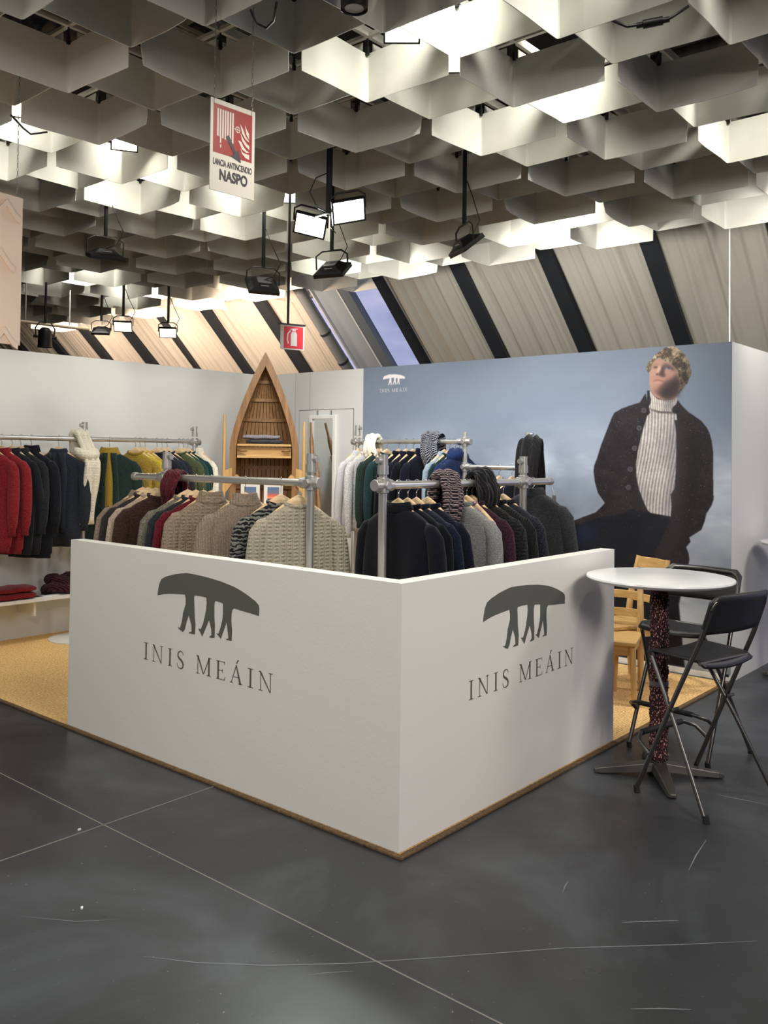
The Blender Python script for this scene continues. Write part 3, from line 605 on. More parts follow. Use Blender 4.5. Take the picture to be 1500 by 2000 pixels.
# ---------------- hanger
def hanger_mesh():
    m_ = MB(); rings = []
    N = 22
    for i in range(N+1):
        u = -1+2*i/N; a = abs(u); x = .200*u
        zc = -.092-.128*a**1.25; y = 0; h = .012+.017*(1-a)**1.2
        th = .010+.004*a
        if a > .97: th *= .6
        rings.append([Vector((x, y+th*math.cos(q), zc+h*math.sin(q))) for q in [2*PI*k/10 for k in range(10)]])
    m_.loft(rings); return m_
def hook_mesh():
    pts = [(0, 0, -.075), (0, 0, -.035), (0, -.012, -.026), (0, -.026, -.012), (0, -.028, .004), (0, -.019, .021), (0, 0, .028), (0, .019, .021), (0, .028, .002), (0, .026, -.008)]
    return MB().tube(pts, .0021, 6)
_h = hanger_mesh().obj('hanger_bar', hw, None, smooth='all'); _k = hook_mesh().obj('hook', chrome, None, smooth='all')
HM, KM = _h.data, _k.data; bpy.data.objects.remove(_h); bpy.data.objects.remove(_k)
def hanger(P, rz, lab, group=None):
    t = thing('coat_hanger', 'wooden hanger of the '+lab, 'hanger', P, rz, group)
    for nme, me in (('hanger_bar', HM), ('hook', KM)):
        o = bpy.data.objects.new(nme, me); COL.objects.link(o); o.parent = t
    return t

# ---------------- knitwear
def ell(cx, cy, cz, a, b_, n=40, p=2.4, fold=None):
    out = []
    for k in range(n):
        q = 2*PI*k/n; c_, s_ = math.cos(q), math.sin(q)
        x = a*math.copysign(abs(c_)**(2/p), c_); y = b_*math.copysign(abs(s_)**(2/p), s_)
        if fold: y += fold(x, s_)
        out.append(Vector((cx+x, cy+y, cz)))
    return out
def garment(kind, P, rz, m, label, cat, length=.62, w=.212, th=.042, sleeve=.56, collar='crew', seed=0, m2=None, opened=None, buttons=0, trim=None, group=None, spread=.0, no_sleeve=False, tilt=0):
    """a piece of clothing hanging from the bar point P; local x runs shoulder to shoulder, z down from the bar"""
    r = random.Random(seed*7+3); t = thing(kind, label, cat, P, rz, group)
    if tilt: t.rotation_euler.y = tilt
    ph = [r.uniform(0, 6.28) for _ in range(6)]
    z0 = -.120; zs = -.212
    def fold(z):
        k = min(1, max(0, (-z-.2)/.35))
        return lambda x, s_: k*(.010*math.sin(x*34+ph[0]+z*2)+.006*math.sin(x*61+ph[1]-z*3))*1.0
    rings = []; prof = [(0, .072, .030), (.08, .085, .034), (.27, .118, .038), (.53, .158, .040), (.78, .190, .040), (1.0, .208, .040)]
    for s_, a, bb in prof: rings.append(ell(0, .0, z0+(zs-z0)*s_**1.08, a*(w/.212), bb*(.6+.4*th/.042), fold=None))
    nR = 12
    for i in range(1, nR+1):
        u = i/nR; z = zs-length*u*.93
        a = w+.008*math.sin(u*PI)+spread*u; bb = (th*.9+.010*math.sin(u*2.6))*(1.0 if u < .96 else .9)
        rings.append(ell(0, .004*math.sin(u*3+ph[2]), z, a, bb, fold=fold(z)))
    zt = zs-length*.93
    rings.append(ell(0, 0, zt-.012, w+spread-.012, th*.86, fold=fold(zt)))
    rings.append(ell(0, 0, zt-.045, w+spread-.014, th*.86, fold=fold(zt)))
    b_ = MB(); b_.loft(rings, cap=False); n = 40; b_.f.append(tuple(range(n))[::-1]); b_.f.append(tuple((len(rings)-1)*n+j for j in range(n)))
    body = b_.obj('body', m, t, smooth='all')
    if not no_sleeve:
        for s_ in (-1, 1):
            o1 = r.uniform(-.02, .02)
            pts = [(s_*(w-.055), 0, zs+.010), (s_*(w-.018), -.002, zs-.012), (s_*(w+.010), -.004, zs-.055), (s_*(w+.022), -.006+o1*.3, zs-.14), (s_*(w+.034+spread), -.008+o1, zs-.26), (s_*(w+.038+spread), -.004+o1*1.6, zs-.38), (s_*(w+.034+spread), .004+o1*1.8, zs-.48), (s_*(w+.03+spread), .006+o1*1.8, zs-sleeve+.05), (s_*(w+.028+spread), .006+o1*1.8, zs-sleeve+.03), (s_*(w+.028+spread), .006+o1*1.8, zs-sleeve-.02)]
            R = [.026, .040, .048, .050, .050, .047, .041, .037, .030, .030]
            tf = min(1.0, th/.048)
            sm = MB(); rg = []
            for i, p in enumerate(pts):
                q0 = Vector(pts[max(i-1, 0)]); q1 = Vector(pts[min(i+1, len(pts)-1)]); tt = (q1-q0).normalized(); yv = Vector((0, 1, 0)); xv = yv.cross(tt).normalized()
                rg.append([Vector(p)+xv*math.cos(a)*R[i]*(1+.06*math.sin(3*a+i*1.3))+yv*math.sin(a)*R[i]*(.82*tf) for a in [2*PI*k/18 for k in range(18)]])
            sm.loft(rg).obj('sleeve', m2 if m2 and trim == 'sleeve' else m, t, smooth='all')
    cmx = m2 if (m2 and trim == 'collar') else m
    sc = w/.212
    if collar == 'crew':
        pts = [(.078*sc*math.cos(a), .036*math.sin(a), z0+.003+.010*(math.cos(a)**2)-.012*max(0, -math.sin(a))) for a in [2*PI*k/28 for k in range(28)]]
        rg = []
        for i, p in enumerate(pts):
            c_ = Vector((p[0], p[1], 0)).normalized()
            rg.append([Vector(p)+c_*math.cos(q)*.007+Vector((0, 0, 1))*math.sin(q)*.013 for q in [2*PI*k/8 for k in range(8)]])
        MB().loft(rg, closed=True).obj('neckband', cmx, t, smooth='all')
    elif collar in ('turtle', 'funnel', 'shawl'):
        hh = {'turtle': .046, 'funnel': .030, 'shawl': .055}[collar]
        def cr_(z, f, tk=0): return [Vector(((.078*sc*f)*math.cos(a)*(1+.02*math.sin(9*a)), .037*f*math.sin(a)*(1+.05*math.sin(5*a)), z+.008*math.cos(a)**2)) for a in [2*PI*k/32 for k in range(32)]]
        rg = [cr_(z0-.018, 1.12), cr_(z0+.0, 1.1), cr_(z0+hh*.5, .98), cr_(z0+hh*.92, .90), cr_(z0+hh, .84), cr_(z0+hh*.9, .76), cr_(z0+hh*.3, .78)]
        if collar == 'turtle': rg = [cr_(z0-.020, 1.18), cr_(z0-.012, 1.22)]+rg[1:]
        MB().loft(rg, cap=False).obj('turtleneck' if collar == 'turtle' else 'collar', cmx, t, smooth='all')
    elif collar == 'hood':
        rg = []
        for k, (z, a, bb, cy) in enumerate([(z0-.05, .12, .05, -.01), (z0-.02, .13, .07, -.03), (z0+.02, .11, .075, -.03), (z0+.05, .075, .055, -.02), (z0+.062, .03, .02, -.01)]):
            rg.append([Vector((a*math.cos(q)*(1+.08*math.sin(4*q+k)), cy+bb*math.sin(q), z+.01*math.sin(3*q))) for q in [2*PI*i/24 for i in range(24)]])
        MB().loft(rg).obj('hood', cmx, t, smooth='all')
    if opened:
        # open front: an inner knit shows between the two front edges (front is local -y)
        V = []; F = []
        for i in range(14):
            u = i/13; z = z0+.0-u*(length*.95); ww = .012+.022*min(1, u*3)
            for x in (-ww+.01*u, ww+.01*u): V.append((x, -(th*.9+.018+.006*math.sin(u*4)), z))
        F = [(2*i, 2*i+1, 2*i+3, 2*i+2) for i in range(13)]
        o = MB().add(V, F).obj('inner_knit', opened, t, smooth='all'); q = o.modifiers.new('th', 'SOLIDIFY'); q.thickness = .01
        for s_ in (-1, 1):
            V = []
            for i in range(14):
                u = i/13; z = z0-u*(length*.95); ww = .012+.022*min(1, u*3); xx = s_*ww+.01*u
                V += [(xx, -(th*.9+.026), z), (xx+s_*.03, -(th*.9+.020), z), (xx+s_*.055, -(th*.8), z)]
            F = [(3*i+j, 3*i+j+1, 3*i+4+j, 3*i+3+j) for i in range(13) for j in range(2)]
            o = MB().add(V, F).obj('front_edge', m, t, smooth='all'); q = o.modifiers.new('th', 'SOLIDIFY'); q.thickness = .008
    bm_ = mat('horn_button', (28, 26, 28), .35)
    for k in range(buttons):
        z = z0-.07-k*(length-.12)/max(1, buttons); x = (-.075 if opened else .0)
        MB().cyl((x, -(th+.012+(.016 if opened else 0)), z), (x, -(th+.006+(.012 if opened else 0)), z), .011, 14).obj('button', bm_, t)
    return t

# ---------------- draped scarf over a bar (bar direction bd, cross direction cd pointing to the viewer side)
def scarf(P, bd, m, label, w=.085, front=.45, back=.3, th=.018, seed=0, name='scarf', fringe=False, taper=1.0, up=.0, lumps=4, cat='scarf', out=0):
    r = random.Random(seed); bd = Vector(bd).normalized(); cdv = Vector((CPOS.x-P[0], CPOS.y-P[1], 0)); cdv = (cdv-bd*cdv.dot(bd)).normalized()
    t = thing(name, label, cat, P); R = .034
    path = []
    for k in range(8): path.append((-(R+.012)-.012*math.sin(k*.6), -back+back*k/8))
    for k in range(9): a = PI-PI*k/8; path.append((math.cos(a)*(R+.004), math.sin(a)*(R+up)+.002))
    for k in range(1, 15): path.append(((R+.012)+.02*math.sin(k*.35)+out*min(1, k/4), -front*k/14))
    ph = [r.uniform(0, 6) for _ in range(4)]; rg = []
    N = len(path)
    for i, (c_, z) in enumerate(path):
        ww = w*(1+.10*math.sin(i*.5+ph[0]))*(1 if i < 17 else 1+(taper-1)*(i-16)/14); sh = .012*math.sin(i*.3+ph[1])
        a = path[max(i-1, 0)]; b_ = path[min(i+1, N-1)]; d = Vector((b_[0]-a[0], b_[1]-a[1])).normalized(); nrm = Vector((-d[1], d[0]))
        ring = []
        for k in range(28):
            q = 2*PI*k/28; x = ww*math.cos(q); y = th*math.sin(q)*(1+.45*math.sin(x/ww*lumps*2+ph[2]+i*.12))+.006*math.sin(x/ww*lumps*2.2+ph[3])
            ring.append(bd*(x+sh)+cdv*(c_-nrm[0]*y)+Vector((0, 0, z-nrm[1]*y)))
        rg.append(ring)
    MB().loft(rg).obj('wool_body', m, t, smooth='all')
    return t

# ---------------- racks
def post(P, ztop, parent, r=.0215, z0=RZ, slim=False):
    MB().cyl((P[0], P[1], z0), (P[0], P[1], ztop), r, 20).obj('upright', steel, parent, smooth=True)
def clampj(P, z, d, parent, top=True):
    """cross clamp where bar (direction d) meets the upright"""
    d = Vector(d).normalized(); s = Vector((-d.y, d.x, 0)); p = Vector((P[0], P[1], z)); m_ = MB()
    m_.cyl(p-Vector((0, 0, .038)), p+Vector((0, 0, .038)), .031, 18).cyl(p-d*.065, p+d*.065, .029, 18).cyl(p-s*.045, p+s*.045, .02, 16)
    m_.cyl(p+d*.05+Vector((0, 0, -.03)), p+d*.05+Vector((0, 0, .03)), .009, 8)
    m_.obj('clamp', zinc, parent, smooth=True, bevel=.002)
    if top:
        MB().cyl(p+Vector((0, 0, .055)), p+Vector((0, 0, .10)), .029, 18).cyl(p+Vector((0, 0, .125))-d*.045, p+Vector((0, 0, .125))-d*.02, .016, 14).cyl(p+Vector((0, 0, .10)), p+Vector((0, 0, .155)), .0245, 18).obj('end_fitting', zinc, parent, smooth=True)
def bar(A, B, parent, r=.0205, cap=True):
    A = Vector(A); B = Vector(B); d = (B-A).normalized()
    MB().cyl(A, B, r, 20).obj('rail', steel, parent, smooth=True)
    if cap: MB().cyl(B-d*.02, B+d*.012, r+.004, 20).obj('rail_cap', zinc, parent, smooth=True)
def foot(P, parent, r=.17, m=None):
    MB().lathe([(.0, 0), (r, 0), (r, .008), (r*.9, .014), (.03, .02), (.03, .05), (0, .05)], (P[0], P[1], RZ), 40).obj('base_plate', m or mat('white_base', (205, 205, 200), .35), parent, smooth=True)

R1A, R1B = Vector((.45, .985, 1.5)), Vector((.37, 2.50, 1.5))
rk = thing('clothes_rack', 'steel tube rack behind the left half of the low wall with beige and brown jumpers', 'clothes rack')
d1 = (R1B-R1A).normalized()
pA = along(607, R1A, R1B); pB = along(325, R1A, R1B)
bar(pA, along(264, R1A, R1B), rk); post(pA, 1.60, rk); post(pB, 1.60, rk); clampj(pA, 1.5, d1, rk); clampj(pB, 1.5, d1, rk); foot(pA, rk); foot(pB, rk)
R2A, R2B = Vector((.52, .55, 1.5)), Vector((2.07, .50, 1.5)); d2 = (R2B-R2A).normalized()
rk = thing('clothes_rack', 'steel tube rack behind the right half of the low wall with navy and charcoal knitwear', 'clothes rack')
qA = along(748, R2A, R2B); qB = along(1022, R2A, R2B)
bar(qA, along(1074, R2A, R2B), rk); post(qA, 1.60, rk); post(qB, 1.60, rk); clampj(qA, 1.5, d2, rk); clampj(qB, 1.5, d2, rk); foot(qA, rk); foot(qB, rk)
Y3 = 4.75
R3A, R3B = Vector((-1.2, Y3, 1.755)), Vector((2.62, Y3, 1.765))
rk = thing('clothes_rack', 'long steel tube rack in front of the left wall with red, black and yellow clothes', 'clothes rack')
sA = along(165, R3A, R3B); sB = along(380, R3A, R3B)
bar(R3A, sB, rk); 
for p in (sA, sB, (-.8, Y3, 1.75)): post(p, 1.80, rk); clampj(p, 1.757, (1, 0, 0), rk, top=True); foot(p, rk, .27)
R4A, R4B = Vector((3.38, 3.34, 1.78)), Vector((3.38, 2.05, 1.775))
rk = thing('clothes_rack', 'steel tube rack in front of the cloud mural with pale grey and blue clothes', 'clothes rack')
uA = along(698, R4A, R4B); uB = along(908, R4A, R4B); uC = onx(1031, 845, 3.38)
bar(uA, uB, rk, cap=False); post(uA, 1.80, rk, .019); post(uB, 1.86, rk, .021); post(uC, 1.78, rk, .021)
clampj(uA, 1.778, (0, 1, 0), rk, top=True); clampj(uB, 1.776, (0, 1, 0), rk, top=False)
bar((uB.x, uB.y, 1.56), (uC.x, uC.y, 1.56), rk, cap=False); clampj(uB, 1.56, (0, 1, 0), rk, top=False)
MB().cyl((uC.x, uC.y, 1.78), (uC.x, uC.y, 1.85), .024, 16).cyl((uC.x-.0, uC.y-.05, 1.835), (uC.x, uC.y, 1.835), .012, 10).obj('top_hook', zinc, rk, smooth=True)
for p in (uA, uB, uC): foot(p, rk, .17)

K = knit
taupe = K('taupe_wool', (108, 95, 82), (138, 124, 109)); oat = K('oat_cable_wool', (142, 136, 120), (164, 158, 142), 'cable'); brcab = K('mid_brown_cable_wool', (118, 104, 89), (144, 130, 113), 'cable')
brrib = K('mid_brown_rib_wool', (120, 106, 92), (144, 130, 115), 'rib'); marl = K('black_grey_marl_wool', (22, 24, 30), (112, 112, 106), 'marl'); choc = K('chocolate_wool', (40, 28, 26), (66, 44, 38), 'fine')
tan_t = K('tan_tweed_wool', (134, 118, 102), (172, 158, 142), 'tweed'); olive = K('olive_grey_wool', (86, 84, 74), (122, 118, 106)); burg = K('burgundy_wool', (72, 14, 26), (104, 26, 38), 'rib'); charc = K('charcoal_wool', (28, 31, 36), (44, 47, 52))
navy = K('navy_wool', (5, 8, 16), (11, 15, 27), 'fine', strength=.3); navy2 = K('deep_navy_wool', (11, 13, 28), (19, 21, 42), 'fine'); grey = K('mid_grey_wool', (108, 110, 110), (134, 136, 136), 'fine'); plum = K('plum_wool', (38, 20, 32), (60, 34, 48))
twd = K('pink_black_tweed_wool', (40, 34, 42), (168, 142, 152), 'tweed'); blkc = K('black_cable_wool', (12, 13, 15), (34, 35, 38), 'cable'); blk = K('black_wool', (16, 17, 20), (34, 35, 38), 'rib'); blks = K('speckled_black_wool', (14, 14, 20), (44, 44, 54), 'tweed'); dgrey = K('dark_grey_wool', (42, 44, 48), (58, 60, 64), 'fine')
red = K('red_wool', (112, 24, 32), (142, 42, 48)); rust = K('rust_wool', (138, 58, 36), (170, 84, 56)); nblk = K('blue_black_wool', (22, 26, 34), (36, 40, 50)); slate = K('slate_wool', (30, 35, 44), (44, 50, 60))
cream = K('cream_wool', (214, 208, 190), (236, 232, 216), 'cable', scale=.7); must = K('mustard_wool', (134, 112, 38), (164, 140, 62)); yell = K('bright_yellow_wool', (164, 150, 30), (190, 176, 56)); dgreen = K('bottle_green_wool', (26, 40, 38), (40, 56, 52)); teal = K('teal_wool', (18, 40, 44), (30, 58, 62)); oliv2 = K('moss_wool', (60, 68, 46), (84, 92, 64))
lgrey = K('pale_grey_wool', (168, 168, 172), (192, 192, 196)); lgt = K('pale_grey_tweed_wool', (136, 136, 140), (196, 196, 198), 'tweed'); lblue = K('light_blue_wool', (124, 142, 158), (156, 172, 186), 'rib'); blue = K('royal_blue_wool', (18, 32, 70), (32, 50, 96)); ivory = K('ivory_wool', (222, 216, 196), (240, 236, 220), 'rib')
mar = K('claret_wool', (64, 16, 28), (92, 30, 42), 'rib'); pinkb = K('pink_black_check_wool', (30, 26, 34), (196, 170, 172), 'check', strength=1); nchk = K('navy_white_check_wool', (18, 22, 40), (200, 204, 212), 'check', strength=1); blkk = K('black_scarf_wool', (12, 12, 15), (30, 30, 34), 'rib')

D = math.radians
def hang(px, A, B, rz, kind, m, label, cat='jumper', hg='hangers on the front racks', dz=0, **k):
    P = along(px, A, B); n = len([1 for o in bpy.data.objects if o.name.startswith('coat_hanger')]); hg = {R1A.x: 'left front rack', R2A.x: 'right front rack', R3A.x: 'wall rack', R4A.x: 'mural rack'}.get(A.x, 'lower rail of the mural rack')
    garment(kind, (P.x, P.y, P.z+dz), D(rz), m, label, cat, seed=n+1, group='clothes on the '+hg, **k)
    hanger((P.x, P.y, P.z), D(rz), label, 'coat hangers on the '+hg)
# rack 1, right to left (near to far)
a = -34
hang(583, R1A, R1B, a+4, 'jumper', oat, 'oatmeal cable-knit jumper at the near end of the left rack', w=.205)
hang(549, R1A, R1B, a, 'jumper', marl, 'black and grey marled striped jumper behind the oatmeal one', w=.20)
hang(479, R1A, R1B, a, 'jumper', brrib, 'light brown ribbed turtleneck jumper left of the marled one', collar='turtle', w=.205)
hang(413, R1A, R1B, a, 'jumper', brcab, 'brown turtleneck jumper with a cable down its back', collar='turtle', w=.205)
hang(398, R1A, R1B, a, 'jumper', burg, 'burgundy ribbed jumper squeezed left of the brown cable turtleneck', th=.022)
hang(383, R1A, R1B, a, 'jumper', charc, 'dark grey jumper between the burgundy and olive grey ones', th=.022)
hang(367, R1A, R1B, a, 'jumper', olive, 'olive grey jumper next to the claret scarf', th=.026)
hang(315, R1A, R1B, a, 'jumper', choc, 'dark chocolate brown jumper left of the second upright', w=.21)
hang(303, R1A, R1B, a, 'jumper', tan_t, 'tan tweed jumper just left of the chocolate one', th=.024)
hang(289, R1A, R1B, a, 'jumper', K('soot_wool', (36, 33, 34), (54, 50, 50)), 'sooty black jumper second from the far end of the left rack', th=.022)
hang(279, R1A, R1B, a, 'cardigan', taupe, 'taupe cardigan with rolled collar ending the left rack', 'cardigan', th=.028, collar='funnel')
scarf(along(343, R1A, R1B), d1, mar, 'claret ribbed scarf folded over the left rack', w=.075, front=.20, back=.2, th=.014, seed=2)
# rack 2, near to far
a = 90-4
hang(779, R2A, R2B, a, 'coat', navy, 'big plain navy coat at the near end of the right rack', 'coat', w=.235, collar='funnel', th=.045, length=.7)
hang(797, R2A, R2B, a, 'jacket', navy, 'navy jacket directly behind the big navy coat', 'jacket', w=.235, th=.026)
hang(814, R2A, R2B, a, 'jacket', K('ink_wool', (14, 20, 36), (24, 32, 52), 'fine'), 'inky blue jacket third in the row of navy ones', 'jacket', w=.235, th=.024)
hang(836, R2A, R2B, a, 'jumper', navy2, 'violet navy jumper under the pink and black scarf', w=.225, th=.026)
hang(897, R2A, R2B, a, 'jumper', grey, 'mid grey crew neck jumper in the middle of the right rack', w=.225, th=.045)
hang(912, R2A, R2B, a, 'waistcoat', twd, 'pink and black tweed waistcoat right of the mid grey jumper', 'waistcoat', w=.185, th=.026, no_sleeve=True)
hang(922, R2A, R2B, a, 'cardigan', plum, 'plum wool cardigan right of the tweed waistcoat', 'cardigan', w=.225, th=.026)
hang(944, R2A, R2B, a, 'cardigan', blkc, 'black cable cardigan under the black scarf', 'cardigan', w=.23, th=.045)
hang(965, R2A, R2B, a, 'jumper', blk, 'black ribbed jumper behind the black cable cardigan', w=.23, th=.03)
hang(983, R2A, R2B, a, 'jumper', blks, 'speckled black jumper left of the grey turtleneck', w=.23, th=.03)
hang(1041, R2A, R2B, a, 'jumper', dgrey, 'tagged dark grey roll neck jumper ending the right rack', w=.225, th=.045, collar='funnel', dz=.05)
Pt = along(1054, R2A, R2B); tg = thing('price_tag', 'grey swing tag hanging from the dark grey roll neck jumper', 'tag', (Pt.x-.03, Pt.y-.12, 1.42))
MB().box((0, 0, -.045), (.002, .035, .09), rz=D(-20)).obj('card', mat('grey_card', (120, 120, 120), .6), tg); MB().tube([(0, 0, 0), (.01, .02, .05)], .001, 5).obj('string', mat('string', (200, 200, 190), .8), tg)
scarf(along(869, R2A, R2B), d2, pinkb, 'pink and black chequered knit scarf draped over the right rack', w=.095, front=.32, back=.22, th=.024, seed=5, up=.02, taper=.55)
scarf(along(938, R2A, R2B), d2, blkk, 'chunky black ribbed scarf draped over the right rack', w=.10, front=.22, back=.2, th=.028, seed=6, up=.02)
# rack 3, by the left wall
a = -64
hang(-18, R3A, R3B, a, 'jacket', red, 'open red jacket over a rust knit at the left edge', 'jacket', collar='funnel', length=.72, opened=rust)
hang(4, R3A, R3B, a, 'jacket', red, 'closed brick red wool jacket left of the blue black ones', 'jacket', collar='funnel', length=.74, w=.22)
hang(24, R3A, R3B, a, 'jacket', nblk, 'blue black zip jacket right behind the red one', 'jacket', collar='funnel', length=.76, th=.03)
hang(41, R3A, R3B, a, 'jacket', charc, 'charcoal jacket between two blue black ones', 'jacket', collar='funnel', length=.76, th=.03)
hang(62, R3A, R3B, a, 'jacket', K('night_wool', (18, 20, 28), (30, 33, 42)), 'near black jacket with a tall funnel collar', 'jacket', collar='shawl', length=.8, th=.04)
hang(115, R3A, R3B, -45, 'jacket', slate, 'slate grey buttoned jacket hanging left of the cream scarf', 'jacket', collar='funnel', length=.72, w=.2, opened=charc, buttons=4)
hang(214, R3A, R3B, -34, 'coat', dgreen, 'bottle green coat over a mustard knit right of the cream scarf', 'coat', collar='turtle', m2=must, trim='collar', length=.8, w=.225, opened=must, buttons=5)
for px, m, lab in ((265, must, 'mustard crew neck jumper nearest of the three yellow ones'), (274, yell, 'bright yellow jumper between two mustard ones'), (284, K('ochre_wool', (158, 132, 44), (188, 162, 72)), 'ochre yellow jumper last of the three yellow ones'),
                   (307, nblk, 'blue black jumper right after the yellow ones'), (317, K('petrol_wool', (26, 34, 44), (40, 50, 60)), 'petrol blue jumper second after the yellow ones'), (327, charc, 'charcoal jumper third after the yellow ones'),
                   (350, oliv2, 'moss green jumper near the right end of the wall rack'), (358, K('pine_wool', (28, 54, 50), (44, 74, 68)), 'pine green jumper right of the moss green one'), (367, teal, 'dark teal jumper last but one on the wall rack')):
    hang(px, R3A, R3B, -58, 'jumper', m, lab, w=.2, th=.03)
hang(386, R3A, R3B, -75, 'cardigan', cream, 'cream cable cardigan at the right end of the wall rack', 'cardigan', w=.19, th=.045, collar='shawl', length=.5)
scarf(along(157, R3A, R3B), (1, 0, 0), cream, 'long cream cable-knit scarf knotted on the wall rack', w=.072, front=.74, back=.3, th=.03, seed=9, up=.02, taper=1.05, out=.13)
P_ = along(157, R3A, R3B); kn = [(P_.x+.085*math.cos(q), P_.y-.06-.11*abs(math.sin(q)), P_.z-.09+.06*math.sin(q)) for q in [PI+PI*k/10 for k in range(11)]]
sc_ = [o for o in bpy.data.objects if o.get('label', '').startswith('long cream')][0]
MB().tube([(x-P_.x, y-P_.y, z-P_.z) for x, y, z in kn], [.02, .035, .042, .046, .048, .05, .048, .046, .042, .035, .02], 14).obj('knot', cream, sc_, smooth='all')
# rack 4, in front of the mural
a = -8
hang(701, R4A, R4B, a, 'jumper', lgrey, 'pale grey plain jumper at the left end of the mural rack', collar='funnel', length=.62, w=.2, sleeve=.66)
hang(716, R4A, R4B, a, 'jumper', lgt, 'pale grey tweed jumper second on the mural rack', length=.62, w=.2, sleeve=.66)
hang(738, R4A, R4B, a, 'jumper', dgreen, 'bottle green jumper right of the ivory scarf', w=.2, th=.03)
hang(756, R4A, R4B, a, 'jumper', teal, 'teal jumper next to the bottle green one', w=.2, th=.035)
for px, lab, m in ((779, 'dark navy cardigan first of four behind the right rack upright', navy), (793, 'dark navy cardigan second of four on the mural rack', navy2), (807, 'midnight blue cardigan third of four on the mural rack', navy)):
    hang(px, R4A, R4B, a, 'cardigan', m, lab, 'cardigan', collar='funnel', w=.2, th=.035)
hang(824, R4A, R4B, a, 'cardigan', navy2, 'midnight blue cardigan with raised collar left of the chequered scarf', 'cardigan', collar='shawl', w=.2, th=.04)
hang(868, R4A, R4B, a, 'jumper', lblue, 'light blue ribbed jumper on the mural rack', w=.2, th=.04, collar='funnel')
hang(878, R4A, R4B, a, 'jumper', teal, 'narrow teal jumper right of the light blue one', w=.2, th=.025)
hang(890, R4A, R4B, a, 'jacket', blue, 'royal blue hooded jacket by the right upright of the mural rack', 'jacket', w=.21, th=.045, collar='hood')
hang(898, R4A, R4B, a, 'jumper', K('dark_blue_wool', (22, 34, 66), (34, 50, 90)), 'dark blue jumper last on the upper rail of the mural rack', w=.215, th=.03)
scarf(along(731, R4A, R4B), (0, 1, 0), ivory, 'ivory ribbed scarf tied over the mural rack', w=.07, front=.22, back=.2, th=.02, seed=11, up=.015, taper=1.1)
scarf(along(846, R4A, R4B), (0, 1, 0), nchk, 'navy and white chequered scarf draped over the mural rack', w=.105, front=.30, back=.24, th=.024, seed=12, up=.03, taper=.6)
B4A, B4B = Vector((uB.x, uB.y, 1.56)), Vector((uC.x, uC.y, 1.56))
hang(975, B4A, B4B, a, 'jumper', blue, 'royal blue jumper on the lower rail beside the black beanie', w=.2, th=.04)
hang(1000, B4A, B4B, a, 'jumper', navy2, 'dark navy jumper on the lower rail behind the right rack', w=.2, th=.04)
bs = scarf(Vector((uC.x-.03, uC.y-.05, 1.755)), (0, 1, 0), blkk, 'long black ribbed scarf hanging from the top hook of the mural rack', w=.10, front=.62, back=.5, th=.035, seed=15, up=.0, taper=1.35)

# ---------------- wall shelf with folded knitwear
s0, s1 = ony(0, 1180, 4.8), ony(135, 1161, 4.8)
sh = thing('wall_shelf', 'long low white shelf on the left wall under the hanging clothes', 'shelf', (0, 0, 0)); zsf = .40
MB().box2((-2.0, 4.78, zsf-.03), (2.6, PY-.004, zsf)).obj('board', mat('shelf_white', (222, 222, 218), .4), sh, bevel=.003)
for x in (-1.2, .2, 1.0, 1.9): MB().box2((x, 4.86, zsf-.16), (x+.02, PY-.004, zsf-.03)).obj('bracket', trim_m, sh)
def folded(name, label, P, m, wx, wy, h, n, rz=0, cat='jumper', group=None):
    t = thing(name, label, cat, P, rz, group)
    for k in range(n):
        rg = []
        for i in range(9):
            u = -1+2*i/8; hh = h*.5*(1-.25*abs(u)**5)
            rg.append([Vector((u*wx/2, math.copysign(abs(math.cos(q))**.55, math.cos(q))*wy/2*(1-.06*abs(u)**3), h*(k+.5)+hh*math.copysign(abs(math.sin(q))**.8, math.sin(q))+.003*math.sin(7*u+k))) for q in [2*PI*j/20 for j in range(20)]])
        MB().loft(rg).obj('fold', m, t, smooth='all')
    return t
xr = lambda px: ony(px, 1160, 4.95).x
folded('folded_jumper', 'red jumper folded on top of another on the low wall shelf', (xr(15), 4.93, zsf+.055), red, .36, .27, .05, 1)
folded('folded_jumper', 'red jumper folded underneath on the low wall shelf', (xr(12), 4.93, zsf), red, .38, .29, .055, 1)
t = thing('booklet', 'small white leaflet with a dark picture lying on the low shelf', 'leaflet', (xr(74), 4.90, zsf), .2)
MB().box2((-.13, -.09, 0), (.13, .09, .006)).obj('pages', mat('paper', (232, 232, 230), .5), t); MB().box2((-.11, -.07, .006), (-.02, .07, .0068)).box2((.01, -.04, .006), (.10, .05, .0068)).obj('printed_picture', mat('print_dark', (60, 60, 60), .5), t)
t = thing('snood', 'plum and red chequered knitted snood on the low wall shelf', 'scarf', (xr(120), 4.93, zsf))
snm = K('plum_red_check_wool', (36, 18, 34), (110, 40, 52), 'check', strength=1)
for k, (R_, z, r_) in enumerate(((.12, .05, .055), (.10, .12, .05))):
    pts = [(R_*math.cos(q)*1.15, R_*.75*math.sin(q), z+.018*math.sin(2*q+k)) for q in [2*PI*i/20 for i in range(20)]]
    rg = []
    for i, p in enumerate(pts):
        o = Vector((p[0], p[1], 0)).normalized(); rr_ = r_*(1+.12*math.sin(i*2.2+k))
        rg.append([Vector(p)+o*math.cos(a)*rr_+Vector((0, 0, math.sin(a)*rr_*.9)) for a in [2*PI*j/12 for j in range(12)]])
    MB().loft(rg, closed=True).obj('loop', snm, t, smooth='all')

